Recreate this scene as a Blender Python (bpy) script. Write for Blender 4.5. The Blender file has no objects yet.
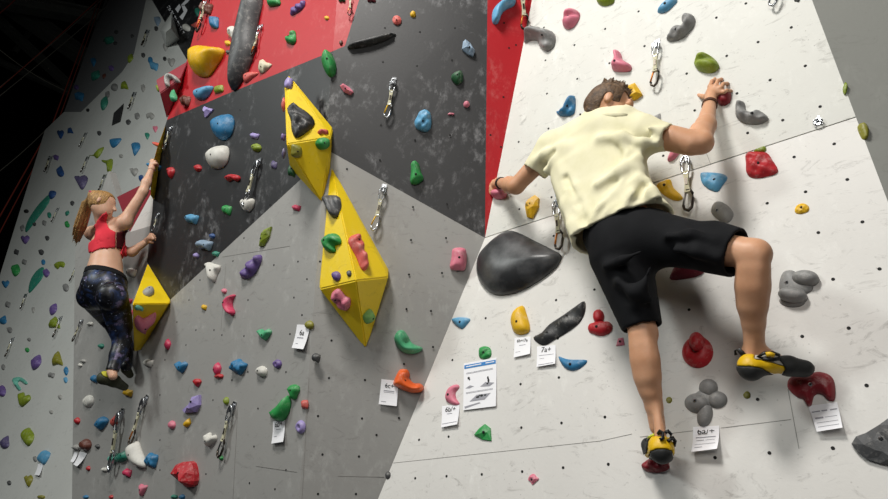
import bpy, bmesh, math, random
import numpy as np
from mathutils import Vector, Matrix
from mathutils.geometry import delaunay_2d_cdt, intersect_point_tri_2d
random.seed(7); RNG = np.random.RandomState(5)
SC = bpy.context.scene; COL = SC.collection

# ------------------------------------------------------------------ camera, world, lights, exposure
EX = np.array([.779, -.277, -.563]); EZ = np.array([.057, -.862, .503])
EX /= np.linalg.norm(EX); EZ -= EZ @ EX * EX; EZ /= np.linalg.norm(EZ); EY = np.cross(EZ, EX)
B = np.array([EX, EY, EZ]); CAM = np.array([0, -2.3, 1.5])
cd = bpy.data.cameras.new('camera'); cam = bpy.data.objects.new('camera', cd); COL.objects.link(cam)
cd.sensor_width = 36; cd.lens = 580 / 888 * 36; cd.clip_start = .05; cd.clip_end = 200
r_, u_, f_ = B @ [1, 0, 0], B @ [0, -1, 0], B @ [0, 0, 1]
cam.matrix_world = Matrix(((r_[0], u_[0], -f_[0], CAM[0]), (r_[1], u_[1], -f_[1], CAM[1]), (r_[2], u_[2], -f_[2], CAM[2]), (0, 0, 0, 1)))
SC.camera = cam
SC.view_settings.view_transform = 'Standard'; SC.view_settings.look = 'None'
SC.view_settings.gamma = 1; SC.view_settings.use_curve_mapping = False
SC.view_settings.exposure = 0.0
w = bpy.data.worlds.new('hall_air'); SC.world = w; w.use_nodes = True
w.node_tree.nodes['Background'].inputs[0].default_value = (.7, .8, 1, 1); w.node_tree.nodes['Background'].inputs[1].default_value = .012

def area(name, loc, target, size, power, col=(1, .97, .92), spread=180):
    l = bpy.data.lights.new(name, 'AREA'); l.shape = 'DISK'; l.size = size; l.energy = power; l.color = col; l.spread = math.radians(spread)
    o = bpy.data.objects.new(name, l); COL.objects.link(o); o.location = loc
    o.rotation_euler = (Vector(target) - Vector(loc)).to_track_quat('-Z', 'Y').to_euler(); return o
area('hall_floodlight', (-.7, -4.6, 7.1), (-.5, 0, 2.4), 1.4, 355)
area('soft_fill_light', (1.6, -5.2, 3.2), (-.4, 0, 2.4), 2.5, 80)  # unseen soft fill, added to lift the near panels
area('far_wall_fill', (-6.0, -8.5, 7.0), (-5.5, 0, 4.0), 1.6, 320, (.95, 1, .97))  # unseen lamp added to brighten the far left wall

# ------------------------------------------------------------------ helpers
def W(v): return B @ np.array(v, float)
def ray(px, py): return B @ np.array([(px - 444) / 580, (py - 249.5) / 580, 1.])
NW = np.array([0, 1., 0])
def at(px, py, off=0., N=NW):
    r = ray(px, py); return CAM + r * (2.3 - off * np.linalg.norm(N)) / (N @ r)
def proj(P):
    c = (P - CAM) @ B
    return 444 + 580 * c[..., 0] / c[..., 2], 249.5 + 580 * c[..., 1] / c[..., 2]
def plane3(a, b, c):
    n = np.cross(b - a, c - a); n /= np.linalg.norm(n)
    return n * 2.3 / (n @ (a - CAM))
def unit(v): v = np.array(v, float); return v / np.linalg.norm(v)

NG1 = W((.012, .163, .697)); NG2 = W((.619, .2093, .829)); NL = NW
SA, SB = at(485, 238), at(856, 117.5)
s_ = unit(SB - SA); _d = np.cross(s_, np.array([0, -1., 0])); _d = _d if _d[2] > 0 else -_d
_t = math.radians(7); up2 = _d * math.cos(_t) + np.array([0, -1., 0]) * math.sin(_t)
NW2 = plane3(SA, SB, SA + up2)
NR = plane3(at(812, 0, 0, NW2), SB, at(940, 150, 0, W((.19, .589, 1.))))
NRED = plane3(SA, at(487.5, 0, 0, NG1), at(532, 0, 0, NW2))

def lin(h):
    c = [int(h[i:i + 2], 16) / 255 for i in (0, 2, 4)]
    return tuple((x / 12.92 if x <= .04045 else ((x + .055) / 1.055) ** 2.4) for x in c) + (1,)
MATS = {}
def nodes(name, base, rough=.5, metal=0., spec=.5):
    m = bpy.data.materials.new(name); m.use_nodes = True; nt = m.node_tree; b = nt.nodes['Principled BSDF']
    b.inputs['Base Color'].default_value = base; b.inputs['Roughness'].default_value = rough; b.inputs['Metallic'].default_value = metal
    b.inputs['Specular IOR Level'].default_value = spec
    return m, nt, b
def noise(nt, scale, detail=4, rough=.55, vec=None, dist=0):
    n = nt.nodes.new('ShaderNodeTexNoise'); n.inputs['Scale'].default_value = scale; n.inputs['Detail'].default_value = detail
    n.inputs['Roughness'].default_value = rough; n.inputs['Distortion'].default_value = dist
    if vec: nt.links.new(vec, n.inputs['Vector'])
    return n.outputs['Fac']
def ramp(nt, fac, a, b, ca=(0, 0, 0, 1), cb=(1, 1, 1, 1)):
    r = nt.nodes.new('ShaderNodeValToRGB'); r.color_ramp.elements[0].position = a; r.color_ramp.elements[1].position = b
    r.color_ramp.elements[0].color = ca; r.color_ramp.elements[1].color = cb; nt.links.new(fac, r.inputs[0]); return r.outputs[0]
def mix(nt, fac, a, b, mode='MIX'):
    m = nt.nodes.new('ShaderNodeMix'); m.data_type = 'RGBA'; m.blend_type = mode
    for s, v in ((0, fac), (6, a), (7, b)):
        if isinstance(v, (tuple, float, int)): m.inputs[s].default_value = v
        else: nt.links.new(v, m.inputs[s])
    return m.outputs[2]
def tex(nt, scale=(1, 1, 1), rot=(0, 0, 0)):
    t = nt.nodes.new('ShaderNodeTexCoord'); mp = nt.nodes.new('ShaderNodeMapping')
    mp.inputs['Scale'].default_value = scale; mp.inputs['Rotation'].default_value = rot
    nt.links.new(t.outputs['Object'], mp.inputs['Vector']); return mp.outputs[0]
def mathn(nt, op, a, b):
    m = nt.nodes.new('ShaderNodeMath'); m.operation = op
    for i, v in enumerate((a, b)):
        if isinstance(v, (float, int)): m.inputs[i].default_value = v
        else: nt.links.new(v, m.inputs[i])
    return m.outputs[0]
def bump(nt, b, fac, strength, dist=.01):
    n = nt.nodes.new('ShaderNodeBump'); n.inputs['Strength'].default_value = strength; n.inputs['Distance'].default_value = dist
    nt.links.new(fac, n.inputs['Height']); nt.links.new(n.outputs[0], b.inputs['Normal'])
def wall_mat(name, base, scuff, chalk, amt=.35, chk=.3, rough=.6):
    if name in MATS: return MATS[name]
    m, nt, b = nodes(name, lin(base), rough)
    v = tex(nt)
    c = mix(nt, ramp(nt, noise(nt, 1.3, 6, .6, v), .35, .7), lin(base), mix(nt, .12, lin(base), lin(scuff)))
    # thin streaky scuffs
    s1 = ramp(nt, noise(nt, 7, 8, .75, tex(nt, (1, 1, 2.2), (0, .9, 0)), 1.6), .56, .70)
    c = mix(nt, mathn(nt, 'MULTIPLY', s1, amt), c, lin(scuff))
    # chalk smears
    k = ramp(nt, noise(nt, 2.6, 9, .72, v, .6), .50, .68)
    k2 = ramp(nt, noise(nt, 22, 6, .7, tex(nt, (1, 1, .5), (0, -.7, 0))), .48, .66)
    c = mix(nt, mathn(nt, 'MULTIPLY', mathn(nt, 'MULTIPLY', k, k2), chk), c, lin(chalk))
    # tiny screw marks, in clusters
    vo = nt.nodes.new('ShaderNodeTexVoronoi'); vo.inputs['Scale'].default_value = 34; nt.links.new(v, vo.inputs['Vector'])
    d = ramp(nt, vo.outputs['Distance'], .07, .12, (1, 1, 1, 1), (0, 0, 0, 1))
    cl = ramp(nt, noise(nt, 3.1, 2, .5, tex(nt, (1, 1, 1), (.3, .2, .9))), .50, .60)
    c = mix(nt, mathn(nt, 'MULTIPLY', mathn(nt, 'MULTIPLY', d, cl), .45), c, lin(scuff))
    nt.links.new(c, b.inputs['Base Color']); bump(nt, b, noise(nt, 60, 3, .6, v), .12, .004)
    MATS[name] = m; return m
WHITE = wall_mat('white_panel_paint', 'dddbd7', '6a665f', 'f8f8f4', .45, .5)
WHITE2 = wall_mat('white_upper_panel_paint', 'd8d8d2', '6a665f', 'f8f8f4', .5, .5)
GREY = wall_mat('grey_panel_paint', 'a09f9c', '66645f', 'd0d0cd', .45, .5)
GREYR = wall_mat('grey_side_panel_paint', '8f908b', '73736d', 'b5b5b0', .3, .2)
BLACK = wall_mat('black_panel_paint', '202022', '101012', 'b9b9bc', .5, .55, .5)
RED = wall_mat('red_panel_paint', 'b81420', '8c1119', 'e8a7a0', .25, .28, .5)
DKRED = wall_mat('dark_red_panel_paint', '8f2230', '5d1019', 'b98288', .25, .2)
LWHITE = wall_mat('far_panel_white_paint', 'cfd0cc', '84827c', 'ecece8', .35, .25)
LGREY = wall_mat('far_panel_grey_paint', '77787a', '505052', 'a5a5a8', .3, .25)
YEL = wall_mat('yellow_plywood_paint', 'f0cf12', 'a98a1a', 'f1e4a0', .35, .4, .45)
HATCH = wall_mat('black_plate_paint', '2a2a2c', '101012', '8a8a8c', .3, .2)

def plain(name, hexc, rough=.5, metal=0., spec=.5, var=.0, sc=20, bmp=0., bs=150):
    if name in MATS: return MATS[name]
    m, nt, b = nodes(name, lin(hexc), rough, metal, spec)
    v = tex(nt)
    if var:
        dk = tuple(x * (1 - var) for x in lin(hexc)[:3]) + (1,)
        nt.links.new(mix(nt, ramp(nt, noise(nt, sc, 5, .6, v), .3, .7), lin(hexc), dk), b.inputs['Base Color'])
    if bmp: bump(nt, b, noise(nt, bs, 3, .6, v), bmp, .003)
    MATS[name] = m; return m
HC = dict(red='c0202b', dred='8e1a28', maroon='7a1f30', pink='e37f95', salmon='d9625a', orange='f0641e', yellow='f0bd10', ygreen='879a26', green='2f9c4e', dgreen='1f5a34',
          olive='8d8a2a', teal='2f8c76', lteal='6fc0ac', blue='2f7cac', lblue='5fa6d0', dblue='24518f', purple='70589a', lav='a99ad6', dpurple='5f567e', grey='8b8b8a', dgrey='4b4c4e', black='2a2b2d',
          white='e2e0d8', cream='d8d0b4', brown='6e3c30', lgrey='a9a8a4', lgreen='8bc46a', jade='4fae7c', hotpink='d53a63', gblue='8fa6bd')
CN = dict(red='red', dred='dark red', maroon='maroon', pink='pink', salmon='salmon', orange='orange', yellow='yellow', ygreen='yellow-green', green='green', dgreen='dark green', olive='olive', teal='teal',
          lteal='pale teal', blue='blue', lblue='light blue', dblue='dark blue', purple='purple', lav='lavender', dpurple='dusky purple', grey='grey', dgrey='dark grey', black='black', white='white', cream='cream',
          brown='brown', lgrey='pale grey', lgreen='light green', jade='jade green', hotpink='hot pink', gblue='grey-blue')
def smooth_black():
    m, nt, b = nodes('smooth_charcoal_gel', lin('2b2c2e'), .38); v = tex(nt)
    nt.links.new(mix(nt, ramp(nt, noise(nt, 5, 5, .6, v), .45, .8), lin('2b2c2e'), lin('6b6c6e')), b.inputs['Base Color']); return m
def hold_mat(c):
    n = 'hold_resin_' + CN[c].replace(' ', '_').replace('-', '_')
    if n in MATS: return MATS[n]
    m, nt, b = nodes(n, lin(HC[c]), .5); v = tex(nt)
    base = lin(HC[c]); dk = tuple(x * .72 for x in base[:3]) + (1,)
    cc = mix(nt, ramp(nt, noise(nt, 12, 5, .6, v), .3, .72), base, dk)
    cc = mix(nt, mathn(nt, 'MULTIPLY', ramp(nt, noise(nt, 30, 6, .7, v), .52, .75), .28), cc, lin('e6e2da'))
    nt.links.new(cc, b.inputs['Base Color']); bump(nt, b, noise(nt, 160, 3, .6, v), .25, .003)
    MATS[n] = m; return m
STEEL = plain('brushed_steel', 'b9bcc0', .28, 1.); DSTEEL = plain('dark_anodised_steel', '4c4640', .35, .9)
HOLE = plain('bolt_hole_black', '0b0b0b', .8); PAPER = plain('white_paper', 'f2f2f6', .7); INK = plain('black_ink', '1a1a1c', .6)
INKG = plain('grey_ink', '9a9aa2', .7); INKB = plain('blue_ink', '2f7fc4', .6)
SLING = plain('cream_webbing', 'd6d2b4', .8, 0, .3, .2, 80, .4, 400)
SKIN = None

def link(name, verts, faces, mats, parent=None, mi=None, smooth=True, loc=None):
    me = bpy.data.meshes.new(name); verts = np.asarray(verts, float)
    if loc is None: loc = (0, 0, 0)
    me.from_pydata((verts - np.array(loc)).tolist(), [], [list(map(int, f)) for f in faces])
    for m in (mats if isinstance(mats, (list, tuple)) else [mats]): me.materials.append(m)
    if mi is not None: me.polygons.foreach_set('material_index', mi)
    if smooth: me.polygons.foreach_set('use_smooth', [True] * len(me.polygons))
    me.update(); o = bpy.data.objects.new(name, me); COL.objects.link(o)
    if parent is None: o.location = loc
    else:
        o.parent = parent; o.location = Vector(loc) - world_loc(parent)
    return o
def world_loc(o):
    v = Vector(o.location)
    while o.parent: o = o.parent; v += Vector(o.location)
    return v
def tag(o, label=None, cat=None, group=None, kind=None):
    if label: o['label'] = label
    if cat: o['category'] = cat
    if group: o['group'] = group
    if kind: o['kind'] = kind
    return o
def empty(name, loc, label=None, cat=None, group=None):
    o = bpy.data.objects.new(name, None); COL.objects.link(o); o.location = loc; o.empty_display_size = .05
    return tag(o, label, cat, group)
def fixn(o):
    bm = bmesh.new(); bm.from_mesh(o.data); bmesh.ops.recalc_face_normals(bm, faces=bm.faces); bm.to_mesh(o.data); bm.free(); return o
def copy_tree(o, parent=None):
    c = o.copy(); COL.objects.link(c)
    if parent: c.parent = parent
    for ch in o.children: copy_tree(ch, c)
    return c

class MB:
    def __init__(s): s.v = []; s.f = []; s.m = []
    def add(s, v, f, m=0):
        n = len(s.v); s.v += [np.array(x, float) for x in v]; s.f += [[i + n for i in q] for q in f]; s.m += [m] * len(f)
    def prism(s, pts, back, m=0):
        n = len(pts); s.add(list(pts) + [p + back for p in pts], [list(range(n)), list(range(2 * n - 1, n - 1, -1))] + [[i, (i + 1) % n, n + (i + 1) % n, n + i] for i in range(n)], m)
    def box(s, c, ax, h, m=0):
        c = np.array(c); a = [np.array(x) * k for x, k in zip(ax, h)]
        q = [c + i * a[0] + j * a[1] + k * a[2] for i in (-1, 1) for j in (-1, 1) for k in (-1, 1)]
        s.add(q, [[0, 1, 3, 2], [4, 6, 7, 5], [0, 4, 5, 1], [2, 3, 7, 6], [0, 2, 6, 4], [1, 5, 7, 3]], m)
    def tube(s, pts, r, n=8, closed=False, m=0, flat=None):
        pts = [np.array(p, float) for p in pts]; k = len(pts); rings = []
        ref = np.array([0, 0, 1.]) if abs(unit(pts[1] - pts[0])[2]) < .9 else np.array([1., 0, 0])
        for i, p in enumerate(pts):
            a = pts[(i - 1) % k] if (closed or i > 0) else p; b = pts[(i + 1) % k] if (closed or i < k - 1) else p
            t = unit(b - a); x = np.cross(ref, t); x = unit(x) if np.linalg.norm(x) > 1e-6 else x; y = np.cross(t, x)
            ref = -np.cross(x, t) if False else ref
            rr = r[i] if hasattr(r, '__len__') else r
            rings.append([p + rr * (math.cos(2 * math.pi * j / n) * x + (flat or 1) * math.sin(2 * math.pi * j / n) * y) for j in range(n)])
        v = [q for g in rings for q in g]; f = []
        for i in range(k if closed else k - 1):
            for j in range(n): f.append([i * n + j, i * n + (j + 1) % n, ((i + 1) % k) * n + (j + 1) % n, ((i + 1) % k) * n + j])
        if not closed: f += [list(range(n - 1, -1, -1)), list(range((k - 1) * n, k * n))]
        s.add(v, f, m)
    def cyl(s, c, ax, r, h, n=12, m=0): s.tube([np.array(c), np.array(c) + np.array(ax) * h], r, n, m=m)
    def build(s, name, mats, parent=None, smooth=False, loc=None):
        return fixn(link(name, s.v, s.f, mats, parent, s.m, smooth, loc))

# ------------------------------------------------------------------ the hall shell
def shell(name, lo, hi, m):
    b = MB(); lo = np.array(lo, float); hi = np.array(hi, float); b.box((lo + hi) / 2, np.eye(3), (hi - lo) / 2); tag(b.build(name, m), kind='structure')
DARK = plain('dark_hall_paint', '1d1e1d', .9, 0, .2, .3, 2); MATF = plain('crash_mat_floor', '3a3d44', .8, 0, .3, .2, 3)
shell('floor', (-34, -10, -.1), (8, 4, 0), MATF); shell('ceiling', (-34, -10, 24), (8, 4, 24.1), DARK)
shell('wall_front', (-34, 4, 0), (8, 4.1, 24), DARK); shell('wall_back', (-34, -10.1, 0), (8, -10, 24), DARK)
shell('wall_left', (-34.1, -10, 0), (-34, 4, 24), DARK); shell('wall_right', (8, -10, 0), (8.1, 4, 24), DARK)

# ------------------------------------------------------------------ climbing wall planes (each plane one structure, its colours painted on)
def wall(name, N, polys, mats, thick=.035, other=None):
    b = MB(); n = unit(N)
    for pts, m in polys:
        P = [(p if isinstance(p, np.ndarray) else at(p[0], p[1], 0, N)) for p in pts]
        b.prism(P, n * thick, m)
    return tag(b.build(name, mats), kind='structure')
F0 = SA
sm = at(333, 51, 0, NG1)
S0, S1, S2, S3 = (at(*p, 0, NG1) for p in ((341, -55), (333, 51), (325, 157), (291, 605)))
wG1 = wall('wall_centre', NG1, [
    ([S2, (331, 152), F0, (378, 499), (334, 605), S3], 0),
    ([S1, (345, 46), (359, 0), (367, -25), (376, -55), at(489, -55, 0, NG1), (487.5, 0), F0, (331, 152), S2], 1),
    ([S0, S1, (345, 46), (359, 0), (367, -25), (376, -55)], 2)], [GREY, BLACK, RED])
wG2 = wall('wall_centre_left', NG2, [
    ([S2, (170, 300), (147, 262), (150, 226), (130, 232), (117, 197), (109, 171), (101, 192), (84, 232), (75, 250), (72, 499), (71, 605), S3], 0),
    ([S1, S2, (170, 300), (147, 262), (152, 215), (157, 150), (167, 120), (222, 96)], 1),
    ([S0, S1, (222, 96), (167, 120), (176, 90), (187, 60), (203, 0), (222, -55)], 2),
    ([(152, 192), (156, 150), (152, 215), (150, 226), (130, 232)], 3),
    ([(117, 197), (139, 186), (152, 192), (130, 232)], 4)], [GREY, BLACK, RED, WHITE, DKRED], .06)
Rp = [at(775, -95, 0, NW2), at(812, 0, 0, NW2), SB, at(888, 202), at(960, 385), at(1045, 605)]
wall('wall_right_lower', NW, [([F0, SB, at(888, 202), at(960, 385), at(1045, 605), (334, 605), (378, 499)], 0)], [WHITE])
gap = up2 * .005
wall('wall_right_upper', NW2, [([F0 + gap, (532, 0), (546, -95), Rp[0], Rp[1], SB + gap], 0)], [WHITE2])
wall('wall_red_strip', NRED, [([F0, (487.5, 0), at(489, -55, 0, NG1), (546, -95), (532, 0)], 0)], [RED])
wall('wall_far_right', NR, [([Rp[0], Rp[1], SB, Rp[3], (1180, 200), (1180, -95)], 0), ([Rp[3], Rp[4], Rp[5], (1180, 500), (1180, 200)], 0)], [GREYR])
wall('wall_far_left', NL, [
    ([(64, 112), (81, 112), (122, 72), (134, 54), (146, 0), (152, 0), (187, 60), (240, 150), (240, 560), (-160, 560), (-120, 420), (0, 275), (45, 130)], 0),
    ([(105, 0), (146, 0), (134, 54), (122, 72), (81, 112), (64, 112)], 1),
    ([(118, -40), (160, -40), (146, 0), (105, 0)], 1),
    ([(152, 0), (146, 0), (160, -40), (215, -40), (215, 0), (215, 120), (187, 60)], 2)], [LWHITE, LGREY, BLACK], .1)

# ------------------------------------------------------------------ bolt holes and panel joints: parts of the wall planes
def byname(n): return bpy.data.objects[n]
def holes(parent, N, pts, r=.0062):
    b = MB(); n = -unit(N); e1 = unit(np.cross(n, [0, 0, 1])); e2 = np.cross(n, e1)
    for px, py in pts:
        c = at(px, py, 0, N); k = 10
        ring = [c + r * (math.cos(2 * math.pi * i / k) * e1 + math.sin(2 * math.pi * i / k) * e2) for i in range(k)]
        b.add([q + n * .0012 for q in ring] + ring, [list(range(k))] + [[i, (i + 1) % k, k + (i + 1) % k, k + i] for i in range(k)])
    tag(b.build('bolt_holes', HOLE, parent), kind='stuff')
gx = [-2.06, -1.86, -1.655, -1.438, -1.234, -1.031, -.83, -.625, -.446, -.255, -.115, .025, .19, .33]
gz = [-.1, .07, .265, .463, .65, .853, 1.045, 1.242, 1.432, 1.611]
pts = []
for x in gx:
    for z in gz:
        p = np.array([x, 0, z + 1.5]); a, b_ = proj(p)
        lim = 378 + (499 - b_) * .41 + 9
        if a > lim and b_ > 238 - (a - 485) * .325 + 6 and random.random() < .86 and (a - 888) < (b_ - 202) * .38 - 5: pts.append((a + random.uniform(-.6, .6), b_ + random.uniform(-.6, .6)))
holes(byname('wall_right_lower'), NW, pts)
pts = []
for x in gx[1:]:
    for z in [1.81, 2.05, 2.30, 2.58, 2.87, 3.18, 3.5]:
        z += .045 if x < -.5 else 0
        a, b_ = proj(np.array([x, 0, z + 1.5]))
        if a > 534 - b_ * .19 + 6 and b_ < 238 - (a - 485) * .325 - 5 and a < 808 + b_ * .36 and b_ > -60: pts.append((a, b_))
holes(byname('wall_right_upper'), NW2, pts)
holes(wG1, NG1, [(329, 378), (365, 380), (362, 418.5), (376.5, 435), (322.5, 454.5), (359, 456.5), (318, 494), (356, 494), (347, 169), (413, 207), (411, 240), (409, 274.5), (406.5, 309), (431, 311), (331.5, 340.5), (298 + 22, 261.5),
    (343, 205), (318, 416), (399, 418), (397, 455), (394, 470), (442, 273), (446, 238), (447, 204), (380, 160), (381, 125), (415, 140), (450, 135), (452, 60), (417, 66), (383, 62), (385, 28), (420, 32), (455, 28), (433, 347), (404, 364)])
holes(wG2, NG2, [(298, 261.5), (307, 279), (294, 297.5), (302, 315), (258, 408.5), (254, 446.5), (249.5, 483), (275, 489), (278, 431), (274, 265), (248, 300), (244, 238), (290, 334), (286, 372), (244, 336), (248, 372), (222, 335), (213, 400), (206, 474), (189, 300), (177, 322),
    (186, 345), (214, 330), (233, 261), (222, 446), (286, 470), (160, 470), (160, 440), (116, 440), (232, 380), (196, 330), (290, 225), (270, 205), (253, 220), (165, 360), (160, 395), (100, 400), (240, 110), (250, 90), (205, 190), (185, 260), (200, 280)], .0055)
holes(byname('wall_red_strip'), NRED, [(504, 23), (509, 48), (503.5, 97), (501, 147), (490.5, 135), (516, 45)])
def joint(parent, N, segs, wd=.0009):
    b = MB(); n = -unit(N)
    for (x0, y0, x1, y1) in segs:
        a, c = at(x0, y0, 0, N), at(x1, y1, 0, N); t = unit(c - a); s = np.cross(n, t)
        b.box((a + c) / 2 + n * .0006, [t, s, n], [np.linalg.norm(c - a) / 2, wd, .0006])
    b.build('panel_joint', plain('joint_grey', '8a8884', .8), parent)  # thin grey strips mark the plywood joints
joint(byname('wall_right_lower'), NW, [(393, 463, 600, 441), (600, 441, 632, 434), (721, 428, 791, 419.5), (788, 389, 799, 449), (640, 437, 700, 430)])
joint(byname('wall_right_upper'), NW2, [(706, 152, 711, 165)])
joint(wG1, NG1, [(338, 476, 384, 477), (309, 379, 302, 499)])
joint(wG2, NG2, [(256, 466, 297, 472), (238, 405, 233, 499), (222, 257, 290, 246), (226, 264, 221, 330)])

# ------------------------------------------------------------------ yellow plywood volumes
VOL = {}
def volume(name, base, raised, faces, N, label, mats=YEL, cat='climbing volume', mi=None):
    pts = [at(p[0], p[1], 0, N) for p in base] + [at(p[0], p[1], p[2], N) for p in raised]
    c = sum(pts[:len(base)]) / len(base)
    o = link(name, pts, faces, mats, None, mi, False, c); fixn(o)
    bm = bmesh.new(); bm.from_mesh(o.data); bmesh.ops.bevel(bm, geom=list(bm.edges), offset=.006, segments=2, affect='EDGES'); bm.to_mesh(o.data); bm.free()
    tag(o, label, cat); return pts
# A: T R R2 B L | P1 P2
A = volume('plywood_volume', [(288.5, 74), (333, 128), (330, 172), (322, 203), (290, 168), (284.5, 84)], [(286.5, 144, .2), (330.5, 137, .08)],
           [[0, 7, 6], [6, 7, 3], [0, 6, 5], [5, 6, 4], [4, 6, 3], [0, 1, 7], [1, 2, 7], [2, 3, 7], [0, 5, 4, 3, 2, 1]], NG1, 'tall yellow diamond plywood volume whose upper tip rises into the black panel')
NA1 = plane3(A[0], A[7], A[6]); NA2 = plane3(A[6], A[7], A[3]); NA3 = plane3(A[5], A[6], A[4])
Bv = volume('plywood_volume', [(331, 165), (389, 270), (366, 349.5), (319.5, 283)], [(356, 280.5, .26), (388.5, 277, .07), (319.5, 289, .10), (346, 235, .16)],
            [[0, 7, 6], [7, 4, 6], [0, 5, 7], [7, 5, 4], [4, 5, 2], [6, 4, 2], [0, 6, 3], [3, 6, 2], [0, 1, 5], [1, 2, 5], [0, 3, 2, 1]], NG1, 'large yellow faceted plywood volume hanging point-down on the grey panel')
NB1 = plane3(Bv[7], Bv[4], Bv[6]); NB2 = plane3(Bv[0], Bv[5], Bv[7]); NB3 = plane3(Bv[6], Bv[4], Bv[2]); NB4 = plane3(Bv[4], Bv[5], Bv[2])
C = volume('plywood_volume', [(148, 263), (171, 300), (141, 350), (140, 300)], [(132.5, 304, .28), (169.5, 303.5, .03), (134, 352, .05)],
           [[0, 5, 4], [4, 5, 6], [0, 4, 3], [3, 4, 6], [3, 6, 2], [0, 1, 5], [1, 2, 5], [5, 2, 6], [0, 3, 2, 1]], NG2, 'yellow plywood volume beside the hip of the woman climber')
NC1 = plane3(C[0], C[5], C[4]); NC2 = plane3(C[4], C[5], C[6])
volume('plywood_volume', [(166, 124), (157, 150), (154, 201), (158, 175)], [(157, 148, .10), (150.5, 172, .12), (150.5, 196, .10)],
       [[0, 4, 3], [4, 5, 3], [5, 6, 3], [6, 2, 3], [0, 1, 4], [1, 5, 4], [1, 2, 6, 5], [0, 3, 2, 1]], NG2, 'narrow yellow wedge volume on the black panel edge under the raised hand')
Ev = volume('plywood_volume', [(188, 61), (180, 90), (167, 119), (160, 92), (158, 82)], [(156, 80, .12), (160, 93, .12), (181, 78, .05)],
       [[0, 5, 7], [5, 6, 7], [6, 2, 7], [0, 7, 1], [1, 7, 2], [0, 4, 5], [4, 3, 6, 5], [3, 2, 6], [0, 1, 2, 3, 4]], NG2, 'dark red plywood volume on the left edge of the red panel', DKRED)
NE = plane3(Ev[5], Ev[6], Ev[7])
volume('plywood_volume', [(172, 12), (180, 40), (166, 48), (160, 30)], [(171, 28, .35), (166, 32, .35)], [[0, 1, 4], [1, 2, 4], [2, 5, 4], [2, 3, 5], [3, 0, 5], [0, 4, 5], [0, 3, 2, 1]], NL, 'whitish faceted volume beside the black logo panel', LWHITE)
volume('plywood_volume', [(124, 103), (120.5, 122), (111.6, 126), (113.6, 113)], [(122, 106, .04), (119, 120, .04), (113, 123, .04), (115, 114, .04)],
       [[4, 5, 6, 7], [0, 1, 5, 4], [1, 2, 6, 5], [2, 3, 7, 6], [3, 0, 4, 7], [0, 3, 2, 1]], NL, 'black diamond plate on the far left white wall', HATCH, 'plate')

# ------------------------------------------------------------------ holds
HOLDS = []
def catmull(P, n):
    P = np.array(P, float); k = len(P); out = []
    for i in range(k):
        p0, p1, p2, p3 = P[(i - 1) % k], P[i], P[(i + 1) % k], P[(i + 2) % k]
        for j in range(n):
            t = j / n; out.append(.5 * ((2 * p1) + (-p0 + p2) * t + (2 * p0 - 5 * p1 + 4 * p2 - p3) * t * t + (-p0 + 3 * p1 - 3 * p2 + p3) * t ** 3))
    return np.array(out)
def inside(p, P):
    x, y = p; x1, y1 = P[:, 0], P[:, 1]; x2, y2 = np.roll(x1, -1), np.roll(y1, -1)
    c = ((y1 > y) != (y2 > y)) & (x < (x2 - x1) * (y - y1) / (y2 - y1 + 1e-12) + x1); return c.sum() % 2 == 1
def bdist(p, P):
    a = P; b = np.roll(P, -1, 0); ab = b - a; t = np.clip(((p - a) * ab).sum(1) / ((ab ** 2).sum(1) + 1e-12), 0, 1)
    return np.sqrt((((a + ab * t[:, None]) - p) ** 2).sum(1)).min()
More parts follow.
